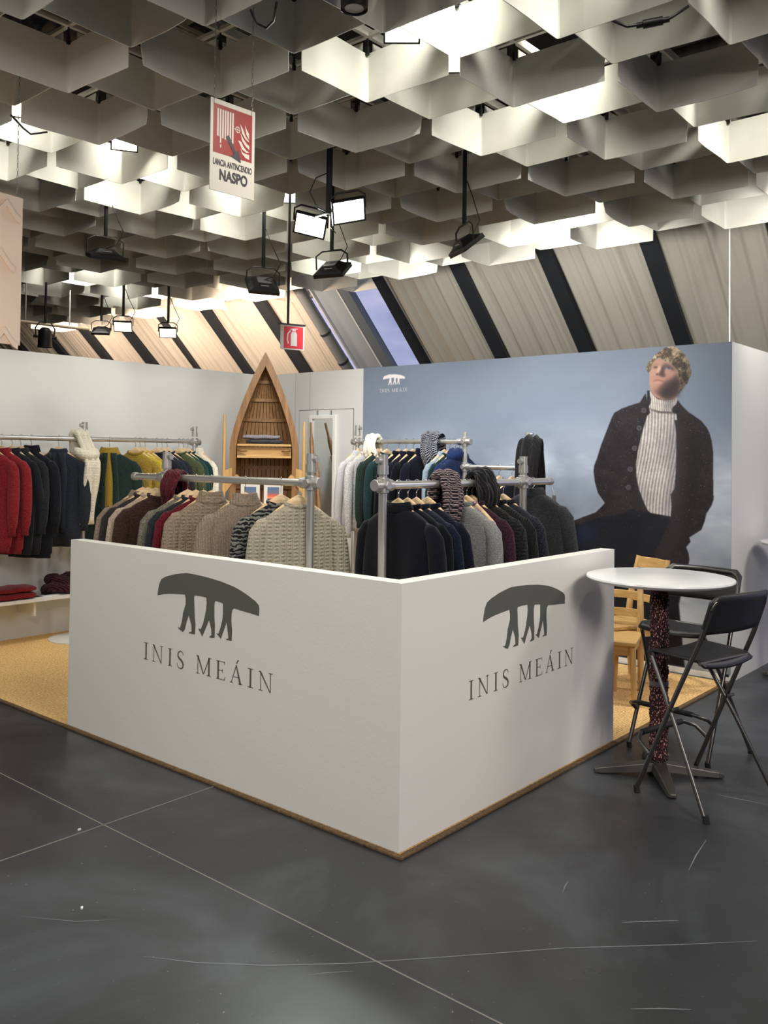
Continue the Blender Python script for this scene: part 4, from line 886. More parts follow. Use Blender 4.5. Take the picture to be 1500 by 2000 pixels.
# ---------------- upright boat used as a shelf unit
bw1 = wood('boat_wood', (116, 82, 48), (150, 112, 70), 'Z', .5, 7); bw2 = wood('boat_plank_wood', (122, 88, 54), (156, 118, 78), 'Z', .55, 12); pine = wood('pine_wood', (176, 138, 82), (204, 168, 110), 'Z', .45, 8); pineh = wood('pine_wood_level', (176, 138, 82), (204, 168, 110), 'X', .45, 8)
bc = onz(519, 688, 2.655); bc = Vector((bc.x, bc.y, 0)); face = math.atan2(CPOS.y-bc.y, CPOS.x-bc.x)+PI/2      # local -y looks at the booth entrance
boat = thing('display_boat', 'wooden rowing boat stood on its stern in the corner as a shelf unit', 'boat', (bc.x, bc.y, RZ), face)
TOPZ = 2.64; HWD = .335
def half(z):
    zb = 1.72
    if z <= zb: return HWD-.02*((zb-z)/zb)**2
    u = (z-zb)/(TOPZ-zb); return max(.002, HWD*(1-u**1.55)*(1-.06*math.sin(u*PI))+.0)
# gunwales: flat boards following the outline
for s_ in (-1, 1):
    V = []; zs_ = [0, .4, .8, 1.2, 1.5, 1.7, 1.8, 1.9, 2.0, 2.1, 2.2, 2.3, 2.4, 2.5, 2.58, TOPZ]
    for z in zs_:
        h1 = half(z); h0 = max(0, h1-.062-.02*max(0, (z-1.9)))
        for x, y in ((h1, -.03), (h1, .0), (h0, .0), (h0, -.03)): V.append((s_*x, y, z))
    F = []
    for i in range(len(zs_)-1):
        for j in range(4): F.append((4*i+j, 4*i+(j+1) % 4, 4*i+4+(j+1) % 4, 4*i+4+j))
    F += [(0, 1, 2, 3), tuple(4*(len(zs_)-1)+j for j in (3, 2, 1, 0))]
    MB().add(V, F).obj('gunwale', bw1, boat, bevel=.003)
def hull(x, z):
    """depth of the planking behind the gunwale plane"""
    h = half(z)
    if h < .01: return .02
    u = min(1, abs(x)/h); zz = max(0, (z-1.5)/(TOPZ-1.5)); return (.30*(1-.7*zz**2))*math.sqrt(max(0, 1-u**2.6))+.004
# planks (fore and aft strips), each its own piece
npl = 15
for k in range(npl):
    u0 = -1+2*(k+.07)/npl; u1 = -1+2*(k+.93)/npl; V = []; zz = [0, .5, 1.0, 1.4, 1.7, 1.85, 2.0, 2.12, 2.24, 2.36, 2.45, 2.52]
    for z in zz:
        h = half(z)*.97
        for x in (u0*h, u1*h):
            V += [(x, hull(x, z), z), (x, hull(x, z)+.010, z)]
    F = []
    for i in range(len(zz)-1):
        a = 4*i; F += [(a, a+2, a+6, a+4), (a+1, a+5, a+7, a+3), (a, a+4, a+5, a+1), (a+2, a+3, a+7, a+6)]
    F += [(0, 1, 3, 2), (4*(len(zz)-1), 4*(len(zz)-1)+2, 4*(len(zz)-1)+3, 4*(len(zz)-1)+1)]
    MB().add(V, F).obj('plank', bw2, boat)
# dark hull skin behind the planks
V = []; zz = [0, .5, 1.0, 1.4, 1.7, 1.85, 2.0, 2.12, 2.24, 2.36, 2.48, 2.58]; NN = 20
for z in zz:
    for k in range(NN+1): h = half(z); x = -h+2*h*k/NN; V.append((x, hull(x, z)+.022, z))
F = [(i*(NN+1)+k, i*(NN+1)+k+1, (i+1)*(NN+1)+k+1, (i+1)*(NN+1)+k) for i in range(len(zz)-1) for k in range(NN)]
o = MB().add(V, F).obj('hull_skin', mat('tarred_canvas', (34, 28, 24), .7), boat, smooth='all'); q = o.modifiers.new('t', 'SOLIDIFY'); q.thickness = .008
for z in (.55, .95, 1.30, 1.50, 1.76, 1.98, 2.18, 2.36):     # ribs
    V = []
    for k in range(17):
        h = half(z)*.96; x = -h+2*h*k/16
        for dy, dz_ in ((-.014, -.016), (-.014, .016), (0, .016), (0, -.016)): V.append((x, hull(x, z)+dy, z+dz_))
    F = [(4*i+j, 4*i+(j+1) % 4, 4*i+4+(j+1) % 4, 4*i+4+j) for i in range(16) for j in range(4)]+[(0, 1, 2, 3), (64, 67, 66, 65)]
    MB().add(V, F).obj('rib', bw1, boat)
for z, nm in ((1.735, 'shelf'), (1.62, 'shelf'), (1.09, 'shelf'), (.55, 'shelf')):
    MB().box2((-.262, -.055, z-.022), (.262, .14, z)).obj(nm, pineh, boat, bevel=.002)
MB().box2((-.262, -.01, 1.62), (.262, .01, 1.70)).obj('thwart_board', pineh, boat)
MB().box2((-.262, -.04, .99), (.262, -.02, 1.06)).obj('thwart_board', pineh, boat)
for s_ in (-1, 1):
    MB().tube([(s_*.255, -.05, 1.672), (s_*.20, -.06, 1.668), (s_*.165, -.06, 1.664)], [.016, .018, .007], 10, flat=.8).obj('knee_peg', bw1, boat, smooth='all')
    MB().prism([(.31, 1.5), (.395, 1.47), (.395, 1.22), (.31, 1.34)] if s_ > 0 else [(-.31, 1.5), (-.395, 1.47), (-.395, 1.22), (-.31, 1.34)], lambda u, v: (u, -.05, v), (0, .03, 0)).obj('oar_bracket', pine, boat)
    MB().box((s_*.265, -.055, 1.40), (.05, .03, .06), M=Matrix.Rotation(.7, 3, 'Y')).obj('thole_block', pine, boat)
for s_, lab, top in ((-1, 'pale wooden oar standing against the left side of the boat', 2.02), (1, 'pale wooden oar standing against the right side of the boat', 1.96)):
    R_ = Matrix.Rotation(face, 3, 'Z'); pos = R_ @ Vector((s_*.388, -.035, 0)); t = thing('oar', lab, 'oar', (bc.x+pos.x, bc.y+pos.y, RZ), face)
    MB().tube([(0, 0, 0), (0, 0, .5), (0, 0, 1.75), (0, 0, 1.82)], [.03, .028, .026, .02], 10, flat=.75).obj('shaft', pine, t, smooth=True)
    MB().tube([(0, 0, 1.82), (0, 0, 1.88), (0, 0, top)], [.02, .015, .012], 10).obj('grip', pine, t, smooth=True)
R_ = Matrix.Rotation(face, 3, 'Z')
for px, top, lean, lab in ((617, 825, .03, 'dark wooden pole leaning beside the mirror, taller of the two'), (628, 890, -.07, 'short light wooden pole leaning beside the mirror')):
    P_ = onz(px+12*(-1 if lean > 0 else -1), 1180, 0); base = Vector((3.42, onx(px+8, 1000, 3.42).y, RZ)); tp = onx(px-10, top, 3.70)
    t = thing('wooden_pole', lab, 'pole', base)
    d = Vector((tp.x-base.x, tp.y-base.y, tp.z-base.z)); L_ = d.length
    MB().tube([Vector((0, 0, 0)), d*.5, d*.9, d*.93, d], [.022, .024, .024, .014, .013], 10).obj('shaft', wood('aged_wood', (118, 84, 48), (150, 112, 70), 'Z'), t, smooth=True)
# things on the boat shelves
def onboat(x, y, z): v = R_ @ Vector((x, y, 0)); return (bc.x+v.x, bc.y+v.y, RZ+z)
ghost = mat('clear_bag', (150, 150, 160), .12, 0, spec=.8, coat=.6)
folded('folded_jumper', 'grey jumper folded in a clear bag, upper one on the top boat shelf', onboat(-.03, .02, 1.735+.045), K('bagged_grey_wool', (118, 116, 126), (146, 144, 154), 'fine', rough=.3), .36, .16, .045, 1, face)
folded('folded_jumper', 'charcoal jumper folded in a clear bag, lower one on the top boat shelf', onboat(0, .02, 1.735), K('bagged_dark_wool', (40, 42, 48), (60, 62, 70), 'fine', rough=.25), .36, .16, .045, 1, face)
sm = bpy.data.materials.new('sunset_print'); sm.use_nodes = True; t_ = sm.node_tree; b = t_.nodes['Principled BSDF']; b.inputs['Roughness'].default_value = .4
c = t_.nodes.new('ShaderNodeTexCoord'); sp = t_.nodes.new('ShaderNodeSeparateXYZ'); r = t_.nodes.new('ShaderNodeValToRGB'); t_.links.new(c.outputs['Generated'], sp.inputs[0]); t_.links.new(sp.outputs['Z'], r.inputs[0]); t_.links.new(r.outputs[0], b.inputs['Base Color'])
el = r.color_ramp.elements; el[0].position = 0; el[0].color = srgb(44, 46, 60); el[1].position = 1; el[1].color = srgb(72, 110, 150)
for p_, c_ in ((.22, (60, 50, 60)), (.28, (236, 150, 120)), (.36, (244, 120, 84)), (.5, (190, 104, 96)), (.62, (110, 112, 134))): k = el.new(p_); k.color = srgb(*c_)
for x, lab in ((-.13, 'white mounted sunset photograph on the left of the boat shelf'), (.095, 'white mounted sunset photograph on the right of the boat shelf')):
    t = thing('photo_card', lab, 'photograph', onboat(x, -.01, 1.092), face); tilt = Matrix.Rotation(-.12, 3, 'X')
    MB().box((0, 0, .15), (.185, .006, .30), M=None).obj('mount', mat('mount_board', (214, 212, 206), .5), t)
    MB().box((0, -.0042, .145), (.115, .002, .15)).obj('sunset_picture', sm, [o for o in t.children if o.name.startswith('mount')][0])
    MB().box((0, .03, .10), (.02, .05, .2)).obj('stand', pine, t)

# ---------------- timber chairs
def wood_chair(label, P, rz, h=.82, w=.42, dp=.42, sh_=.44, slats=False, m=pine, rails=3, group=None):
    t = thing('wooden_chair', label, 'chair', P, rz, group); mh = pineh
    rg = []
    MB().box2((-w/2, -dp/2, sh_-.028), (w/2, dp/2, sh_)).obj('seat', mh, t, bevel=.006)
    for s_ in (-1, 1):
        MB().tube([(s_*(w/2-.03), dp/2-.04, sh_-.03), (s_*(w/2-.01), dp/2-.01, 0)], [.024, .017], 8).obj('leg', m, t)
        MB().tube([(s_*(w/2-.02), -dp/2-.015, 0), (s_*(w/2-.02), -dp/2+.015, sh_), (s_*(w/2-.025), -dp/2-.01, sh_+.18), (s_*(w/2-.035), -dp/2-.07, h)], [.02, .024, .023, .018], 8).obj('leg', m, t)
        MB().box2((s_*(w/2-.035)-.01, -dp/2+.03, sh_-.09), (s_*(w/2-.035)+.01, dp/2-.05, sh_-.03)).obj('side_apron', m, t)
    MB().box2((-w/2+.04, dp/2-.06, sh_-.10), (w/2-.04, dp/2-.04, sh_-.028)).obj('front_apron', mh, t)
    def rail(z, hh, yo):
        V = []
        for k in range(9):
            u = -1+2*k/8; x = u*(w/2-.03); y = -dp/2+yo-.035*(1-u*u)
            V += [(x, y-.009, z), (x, y+.009, z), (x, y+.007, z+hh), (x, y-.011, z+hh)]
        F = [(4*i+j, 4*i+(j+1) % 4, 4*i+4+(j+1) % 4, 4*i+4+j) for i in range(8) for j in range(4)]+[(0, 1, 2, 3), (32, 35, 34, 33)]
        MB().add(V, F).obj('back_rail', mh, t, bevel=.003)
    rail(h-.085, .08, -.055)
    if slats:
        rail(sh_+.10, .045, -.01)
        for k in range(6):
            x = -w/2+.07+(w-.14)*k/5; MB().box((x, -dp/2-.062, (sh_+.12+h-.05)/2), (.022, .010, h-sh_-.16), M=None).obj('slat', m, t)
    else:
        for k in range(1, rails): rail(h-.085-.125*k, .055, -.055+.02*k)
    return t
cam_dir = lambda P: math.atan2(CPOS.y-P.y, CPOS.x-P.x)-PI/2
c1 = Vector((2.84, .46, RZ)); wood_chair('pale wooden chair with curved back rails right of the low wall end', c1, cam_dir(c1)-.15, h=.85, sh_=.42)
tA = onz(1281, 1098, .95); dv = Vector((CFW.x, CFW.y, 0)).normalized(); rv = Vector((dv.y, -dv.x, 0))
kk = (6.45-(tA-CPOS).dot(CFW))
tA = CPOS+(tA-CPOS)*(6.45/(tA-CPOS).dot(CFW)); hB = tA.z
c2 = Vector((tA.x, tA.y, RZ))-rv*.24+dv*.03; wood_chair('tall pale wooden chair turned sideways behind the round bar table', c2, math.atan2(-rv.y, -rv.x)-PI/2+.38, h=max(.9, hB), w=.40, sh_=.45)
c3p = onz(684, 1053, .95); rzc = cam_dir(c3p)+D(160)
c3 = Vector((c3p.x-.24, c3p.y+.12, RZ)); wood_chair('pale slatted wooden chair behind the oatmeal jumper', c3, rzc, h=.95, w=.42, slats=True)

# ---------------- bar tables
def bar_table(label, P, h=1.035, R=.375, rz=0, wrap=True):
    t = thing('bar_table', label, 'table', P, rz)
    MB().lathe([(0, h-.030), (R-.05, h-.030), (R-.012, h-.022), (R, h-.010), (R-.002, h-.002), (R-.008, h), (0, h)], (0, 0, 0), 72).obj('tabletop', mat('white_laminate', (236, 238, 238), .22, spec=.5), t, smooth=True)
    MB().box((0, 0, h-.045), (.3, .3, .014), rz=.78).obj('mounting_plate', mat('black_plate', (40, 40, 42), .5), t)
    base_m = mat('base_metal', (104, 102, 98), .4, .8)
    MB().cyl((0, 0, .05), (0, 0, h-.04), .036, 24).obj('column', base_m, t, smooth=True)
    for k in range(4):
        a = k*PI/2; R2 = Matrix.Rotation(a, 3, 'Z'); V = []
        for x, w_, z0, z1 in ((.02, .045, .03, .075), (.16, .034, .016, .055), (.30, .026, .006, .034), (.33, .018, .006, .024)):
            V += [R2 @ Vector((x, -w_, z0)), R2 @ Vector((x, w_, z0)), R2 @ Vector((x, w_*.8, z1)), R2 @ Vector((x, -w_*.8, z1))]
        F = [(4*i+j, 4*i+(j+1) % 4, 4*i+4+(j+1) % 4, 4*i+4+j) for i in range(3) for j in range(4)]+[(3, 2, 1, 0), (12, 13, 14, 15)]
        MB().add(V, F).obj('base_foot', base_m, t, bevel=.004)
    if wrap:
        rg = []; NS = 110
        for i in range(NS+1):
            z = .085+(h-.14)*i/NS; rr_ = .046+.003*math.sin(i*.7)+.0025*math.sin(i*2.9)
            if abs(z-.48) < .014: rr_ = .040
            rg.append([Vector(((rr_+.003*math.sin(k*1.57+i*1.9))*math.cos(2*PI*k/36), (rr_+.003*math.sin(k*1.57+i*1.9))*math.sin(2*PI*k/36), z)) for k in range(36)])
        wm = bpy.data.materials.new('knitted_wrap'); wm.use_nodes = True; q = wm.node_tree; b = q.nodes['Principled BSDF']; b.inputs['Roughness'].default_value = .95
        c = q.nodes.new('ShaderNodeTexCoord'); mp_ = q.nodes.new('ShaderNodeMapping'); mp_.inputs['Scale'].default_value = (110, 110, 62); q.links.new(c.outputs['Object'], mp_.inputs[0])
        vo = q.nodes.new('ShaderNodeTexVoronoi'); vo.inputs['Scale'].default_value = 1; q.links.new(mp_.outputs[0], vo.inputs['Vector'])
        rp = q.nodes.new('ShaderNodeValToRGB'); e_ = rp.color_ramp.elements; e_[0].position = .20; e_[0].color = srgb(206, 168, 158); e_[1].position = .58; e_[1].color = srgb(34, 18, 22); k_ = e_.new(.36); k_.color = srgb(96, 30, 36)
        q.links.new(vo.outputs['Distance'], rp.inputs[0]); q.links.new(rp.outputs[0], b.inputs['Base Color'])
        bp = q.nodes.new('ShaderNodeBump'); bp.inputs['Strength'].default_value = .8; bp.inputs['Distance'].default_value = .006; bp.invert = True; q.links.new(vo.outputs['Distance'], bp.inputs['Height']); q.links.new(bp.outputs[0], b.inputs['Normal'])
        MB().loft(rg).obj('knitted_cover', wm, t, smooth='all')
        MB().cyl((0, 0, .468), (0, 0, .492), .0475, 20).obj('tape_band', mat('grey_tape', (92, 90, 92), .5), t, smooth=True)
    return t
bar_table('round white bar table with its column wrapped in dark red knitting', (1.63, -.415, 0), rz=D(35))
t2 = bar_table('plain white bar table cut off by the right picture edge', (4.36, -.44, 0), h=1.03, R=.35, rz=D(20), wrap=False)

# ---------------- folding bar stools
gun = mat('gunmetal_tube', (96, 94, 92), .32, .9); blackp = mat('black_seat', (26, 27, 30), .45, bump=(60, .05)); rub = mat('rubber', (20, 20, 22), .7)
def stool(label, P, rz):
    t = thing('folding_bar_stool', label, 'stool', P, rz)
    # frame one: front feet up to the back
    w1 = .235
    for s_ in (-1, 1):
        MB().tube([(s_*w1, .20, .02), (s_*(w1-.005), -.01, .50), (s_*(w1-.015), -.145, .80), (s_*(w1-.02), -.20, .95)], .0115, 12).obj('leg', gun, t, smooth=True)
        MB().tube([(s_*(w1+.045), -.215, .02), (s_*(w1-.0), -.03, .37), (s_*(w1-.045), .145, .675)], .0105, 12).obj('leg', gun, t, smooth=True)
        for y in (.20, -.22): MB().cyl((s_*(w1+(.045 if y < 0 else 0)), y-(.005), 0), (s_*(w1+(.045 if y < 0 else 0)), y, .035), .015, 12).obj('rubber_foot', rub, t, smooth=True)
        MB().cyl((s_*(w1-.028), -.018, .46), (s_*(w1+.012), -.018, .46), .008, 8).obj('pivot_bolt', gun, t)
    top = [(-(w1-.02), -.20, .95), (-(w1-.028), -.212, .985), (-(w1-.06), -.218, 1.005), (0, -.222, 1.01), (w1-.06, -.218, 1.005), (w1-.028, -.212, .985), (w1-.02, -.20, .95)]
    MB().tube(top, .0115, 12).obj('top_rail', gun, t, smooth=True)
    # back plate, rounded corners, slightly curved
    V = []; F = []; nx, nz_ = 14, 6
    for i in range(nx+1):
        u = -1+2*i/nx; x = u*.232; cz = .03*max(0, abs(u)-.86)/.14
        for k in range(nz_+1):
            v = k/nz_; z = .835+cz+(.185-2*cz)*v; V.append((x, -.155-.33*(z-.835)-.035*(1-u*u)+.0, z))
    F = [(i*(nz_+1)+k, (i+1)*(nz_+1)+k, (i+1)*(nz_+1)+k+1, i*(nz_+1)+k+1) for i in range(nx) for k in range(nz_)]
    o = MB().add(V, F).obj('backrest', blackp, t, smooth='all'); q = o.modifiers.new('th', 'SOLIDIFY'); q.thickness = .012; q.offset = 0
    # seat plate
    V = []
    for i in range(nx+1):
        u = -1+2*i/nx; x = u*.205
        for k in range(9):
            v = -1+2*k/8; y = .01+v*.175*(1-.06*u*u); V.append((x*(1-.05*v*v), y, .705-.016*(1-u*u)+(.006*v)-(.022*max(0, v-.75)/.25)-(.02*max(0, -v-.75)/.25)))
    F = [(i*9+k, (i+1)*9+k, (i+1)*9+k+1, i*9+k+1) for i in range(nx) for k in range(8)]
    o = MB().add(V, F).obj('seat', blackp, t, smooth='all'); q = o.modifiers.new('th', 'SOLIDIFY'); q.thickness = .014; q.offset = 0
    MB().tube([(-.19, .14, .685), (.19, .14, .685)], .009, 10).tube([(-.2, -.13, .69), (.2, -.13, .69)], .009, 10).obj('seat_bar', gun, t, smooth=True)
    fr = [(-w1, .125, .21), (-(w1-.005), .19, .255), (-(w1-.06), .225, .275), (0, .228, .277), (w1-.06, .225, .275), (w1-.005, .19, .255), (w1, .125, .21)]
    MB().tube(fr, .0105, 12).obj('footrest', gun, t, smooth=True); MB().tube([(-(w1-.075), .226, .276), (0, .228, .277), (w1-.075, .226, .276)], .0145, 12).obj('footrest_grip', rub, t, smooth=True)
    MB().tube([(-w1, -.25, .12), (w1, -.25, .12)], .009, 10).obj('stretcher', gun, t, smooth=True) if False else None
    return t
stool('black folding bar stool in front of the round table, nearer one', (1.51, -.68, 0), D(-14))
stool('black folding bar stool behind the round table, further one', (2.12, -.36, 0), D(84))

# ---------------- small waste crumbs on the floor
for k, (px, py) in enumerate(((155, 1620), (160, 1773))):
    P_ = onz(px, py, .004); t = MB().box((0, 0, 0), (.012, .008, .006), rz=k).obj('paper_scrap', mat('paper', (232, 232, 230), .5), loc=P_)
    t['label'] = ('tiny white paper scrap on the floor near the crossing joints', 'tiny white paper scrap lying alone on the lower left floor')[k]; t['category'] = 'scrap'
# ================================================================ hung from the ceiling
blk_m = mat('black_powder_coat', (22, 23, 26), .45, .2); lab_m = mat('silver_label', (170, 170, 170), .4)
def led(w, name='lamp_glass_lit', col=(255, 252, 240), s=14): return mat(name, col, .3, emit=s)
lens_off = mat('lamp_glass', (150, 152, 155), .15)
def flood(label, P, to, lit=None, pole=4.71, scale=1.0, power=0, col=(1, .96, .88), group=None, light=True, roll=0, spread=150):
    """LED floodlight: housing, glass, yoke, drop pole; local -z is the way it shines"""
    P = Vector(P); d = (Vector(to)-P).normalized(); q = d.to_track_quat('-Z', 'Y'); R = q.to_matrix() @ Matrix.Rotation(roll, 3, 'Z'); s = scale
    t = thing('floodlight', label, 'floodlight', P, 0, group)
    def X(v): return R @ (Vector(v)*s)
    prof = [(.0, 1.0), (.02, 1.0), (.035, .72), (.055, .50), (.062, .44)]
    V = []; hw_, hh_ = .115, .085
    for z, k in prof:
        for a, b_ in ((-1, -1), (1, -1), (1, 1), (-1, 1)): V.append(X((a*hw_*k, b_*hh_*k, z)))
    F = [(4*i+j, 4*i+(j+1) % 4, 4*i+4+(j+1) % 4, 4*i+4+j) for i in range(4) for j in range(4)]+[(3, 2, 1, 0), (16, 17, 18, 19)]
    MB().add(V, F).obj('housing', blk_m, t, bevel=.003)
    fr = MB()
    for a, b_, c_, e_ in ((-hw_, -hh_, hw_, -hh_+.012), (-hw_, hh_-.012, hw_, hh_), (-hw_, -hh_, -hw_+.012, hh_), (hw_-.012, -hh_, hw_, hh_)):
        V = [X((x, y, z)) for x in (a, c_) for y in (b_, e_) for z in (-.008, 0)]; fr.add(V, [(0, 1, 3, 2), (4, 6, 7, 5), (0, 4, 5, 1), (2, 3, 7, 6), (0, 2, 6, 4), (1, 5, 7, 3)])
    fr.obj('front_frame', blk_m, t)
    V = [X((x, y, z)) for x in (-hw_+.012, hw_-.012) for y in (-hh_+.012, hh_-.012) for z in (-.004, 0)]
    MB().add(V, [(0, 1, 3, 2), (4, 6, 7, 5), (0, 4, 5, 1), (2, 3, 7, 6), (0, 2, 6, 4), (1, 5, 7, 3)]).obj('glass', lit or lens_off, t)
    V = [X((x, y, z)) for x in (-.03, .02) for y in (-.075, -.055) for z in (.02, .052)]
    for k in range(5):
        pass
    # yoke: from the two sides up to the pole foot
    L_ = X((-hw_-.008, 0, .02)); R2 = X((hw_+.008, 0, .02)); up = Vector((0, 0, .10*s)); back = X((0, 0, .05))
    MB().tube([L_, L_+up*.8+back*.3, (L_*.6)+up*1.15+back*.4, (R2*.6)+up*1.15+back*.4, R2+up*.8+back*.3, R2], .007*s, 8, flat=.6).obj('yoke', blk_m, t, smooth=True)
    top = (L_+R2)*.3+up*1.15+back*.4
    if pole: MB().box((top.x, top.y, (top.z+pole-P.z)/2), (.022, .022, pole-P.z-top.z)).obj('drop_pole', blk_m if scale > .9 else lab_m, t)
    MB().add([X((x, y, z)) for x in (-.03, .03) for y in (-hh_*.62, -hh_*.60) for z in (.03, .05)], [(0, 1, 3, 2), (4, 6, 7, 5), (0, 4, 5, 1), (2, 3, 7, 6), (0, 2, 6, 4), (1, 5, 7, 3)]).obj('rating_label', lab_m, t)
    if pole:
        h_ = X((0, 0, .06)); MB().tube([h_, h_+Vector((.06, -.05, .03)), h_+Vector((.10, -.09, .14)), top+Vector((.05, -.04, .2)), top+Vector((.015, -.01, min(.32, 3.9-P.z-top.z)))], .004, 6).obj('cable', blk_m, t, smooth='all')
    if power and light: area('floodlight_lamp', P+d*.015*s, Vector(to), .19*s, power, col, spread, sy=.14*s)
    return t
W1 = (1, .95, .86)
# the two dazzling ones on one pole
lit = led(0, 'lit_led_glass', (255, 255, 250), 16)
PA, PB = onz(606, 440, 3.28), onz(681, 412, 3.28)
flood('dazzling white floodlight, left one of the pair on the shared pole', PA, CPOS+Vector((.6, 2.2, -2.2)), lit, pole=0, power=14, col=(.93, 1, .97), roll=.3)
flood('dazzling white floodlight, right one of the pair on the shared pole', PB, CPOS+Vector((1.9, -.8, -2.6)), lit, pole=0, power=14, col=(.93, 1, .97), roll=-.3)
mid_ = (PA+PB)/2; t = thing('light_pole', 'dark square pole dropping from the ceiling to the pair of lit floodlights', 'pole', (mid_.x, mid_.y, 3.62))
MB().box((0, 0, .385), (.03, .03, 1.39)).obj('pole', blk_m, t); MB().tube([Vector((0, 0, -.30)), PA-Vector((mid_.x, mid_.y, 3.62))+Vector((0, 0, .05))], .01, 8).tube([Vector((0, 0, -.30)), PB-Vector((mid_.x, mid_.y, 3.62))+Vector((0, 0, .05))], .01, 8).obj('cross_arm', blk_m, t)
MB().tube([(0, 0, -.02), (-.06, .07, -.06), (-.09, .10, -.16), (-.05, .06, -.27), (0, 0, -.30)], .004, 6).tube([(.01, 0, -.28), (.05, -.05, -.36), (.02, 0, -.40), (.04, -.03, -.44)], .004, 6).obj('cable', blk_m, t, smooth='all')
# black ones turned to the walls
for px, py, z, to, lab, pw in ((205, 503, 3.2, (1.3, 4.7, .5), 'black floodlight seen from behind, above the left wall', 4),
                               (512, 560, 3.05, (3.0, 5.2, 1.0), 'black floodlight seen from behind, above the boat', 9),
                               (650, 530, 3.12, (3.8, 3.0, 1.0), 'black floodlight seen from behind, in front of the window gap', 22),
                               (912, 482, 3.18, (3.8, .6, 1.2), 'black floodlight seen from behind, above the mural', 26)):
    flood(lab, onz(px, py, z), to, None, power=pw, col=(1, .97, .92), spread=120, scale=1.15)
flood('small black floodlight hanging above the far left partition', onz(198, 648, 3.15), (4.5, 9, 0), None, scale=.95, power=25, col=W1)
# two warm ones beyond the left wall
wlit = led(0, 'lit_warm_glass', (255, 226, 176), 9)
for px, py, lab in ((240, 638, 'warm lit floodlight beyond the left wall, left one'), (328, 650, 'warm lit floodlight beyond the left wall, right one')):
    P_ = onz(px, py, 3.12); flood(lab, P_, P_+Vector((-.6, -.75, -1.1)), wlit, scale=.92, power=8, col=(1, .74, .46))
for x, y in ((4.1, 7.0), (4.2, 8.6), (4.0, 10.6), (3.9, 5.9)):
    area('fill_light', (x, y, 3.3), (5.6, y+.3, 3.1), .25, 56, (1, .76, .57), 150)  # added warm fill without fixtures, brightens the left blinds
# lamps above the baffles, their glass just seen between the cards
hl = led(0, 'lit_cool_glass', (255, 250, 226), 10)
GL = [(onz(37, 213, 3.80), 'upper left edge of the picture'), (onz(243, 280, 3.78), 'left of the hose sign'), (onz(785, 62, 3.76), 'top centre, left one'), (onz(885, 122, 3.78), 'top centre, right one'), (onz(570, 385, 3.78), 'right below the hose sign')]
for P_, w_ in GL:
    flood('floodlight glinting between the ceiling cards, '+w_, P_, P_+(CPOS-P_).normalized()*.6+Vector((0, 0, -.9)), hl, pole=4.71, power=2, col=(1, .96, .82), spread=170, group='floodlights between the ceiling cards', scale=.8)
CL = [((-.25, 2.95), (.15, .8, -1), 9), ((.8, 2.95), (.15, .8, -1), 9), ((1.85, 2.95), (.15, .8, -1), 8), ((2.95, 2.9), (.2, .8, -1), 7),
      ((.45, .05), (.3, .6, -1), 9), ((1.5, .05), (.45, .6, -1), 8), ((.55, -1.2), (.2, .7, -1), 8), ((2.45, -1.05), (.25, .7, -1), 8),
      ((3.75, 1.2), (.5, .6, -1), 7), ((3.7, 3.9), (.5, .4, -1), 7), ((2.5, 6.7), (.4, .8, -1), 10), ((3.6, 6.9), (.3, .8, -1), 10)]
for (x, y), d_, pw in CL:
    P_ = Vector((x, y, 4.36)); area('void_floodlight', P_, P_+Vector(d_), .2, pw, (1, .96, .84), 76)
# round spot at the top
P_ = onz(692, 14, 3.5); t = thing('round_spotlight', 'round black spotlight at the very top centre of the picture', 'spotlight', P_)
MB().lathe([(0, .0), (.052, .0), (.056, -.01), (.058, .06), (.055, .14), (0, .145)], (0, 0, 0), 28).obj('housing', blk_m, t, smooth=True)
MB().lathe([(0, -.006), (.040, -.006), (.043, .0), (0, .0)], (0, 0, 0), 24).obj('lens', mat('lens_grey', (130, 128, 124), .2), t, smooth=True); MB().box((0, 0, .2), (.02, .02, .12)).obj('stem', blk_m, t)
area('spotlight_lamp', P_+Vector((-.02, .02, -.02)), P_+Vector((.1, .35, -1)), .07, 10, (1, .86, .66), 120)
# stage lamp far left
P_ = onz(88, 655, 3.0); t = thing('stage_lamp', 'black stage lamp above the far left end of the left wall', 'spotlight', P_)
MB().tube([(0, 0, .09), (0, 0, .05), (0, 0, -.1), (0, 0, -.14)], [.04, .075, .08, .085], 20).obj('can', blk_m, t, smooth=True)
MB().tube([(-.10, .02, -.02), (-.11, .02, .08), (-.06, .02, .15), (.06, -.02, .15), (.11, -.02, .08), (.10, -.02, -.02)], .008, 8).obj('yoke', blk_m, t, smooth=True); MB().cyl((-.13, .02, -.02), (.13, -.02, -.02), .016, 10).obj('tilt_knob', blk_m, t)
MB().box((0, 0, .38), (.02, .02, .48)).obj('stem', blk_m, t)
tr = thing('light_bar', 'thin pale horizontal lighting bar above the far left of the left wall', 'bar', onz(80, 630, 3.15))
MB().tube([(-1.0, .25, .02), (.55, -.12, -.03)], .018, 12).obj('tube', mat('beige_tube', (196, 176, 150), .4), tr, smooth=True)
for k in (-.2, .35): MB().box((k, -.02, .22), (.012, .012, .42)).obj('hanger_rod', lab_m, tr)

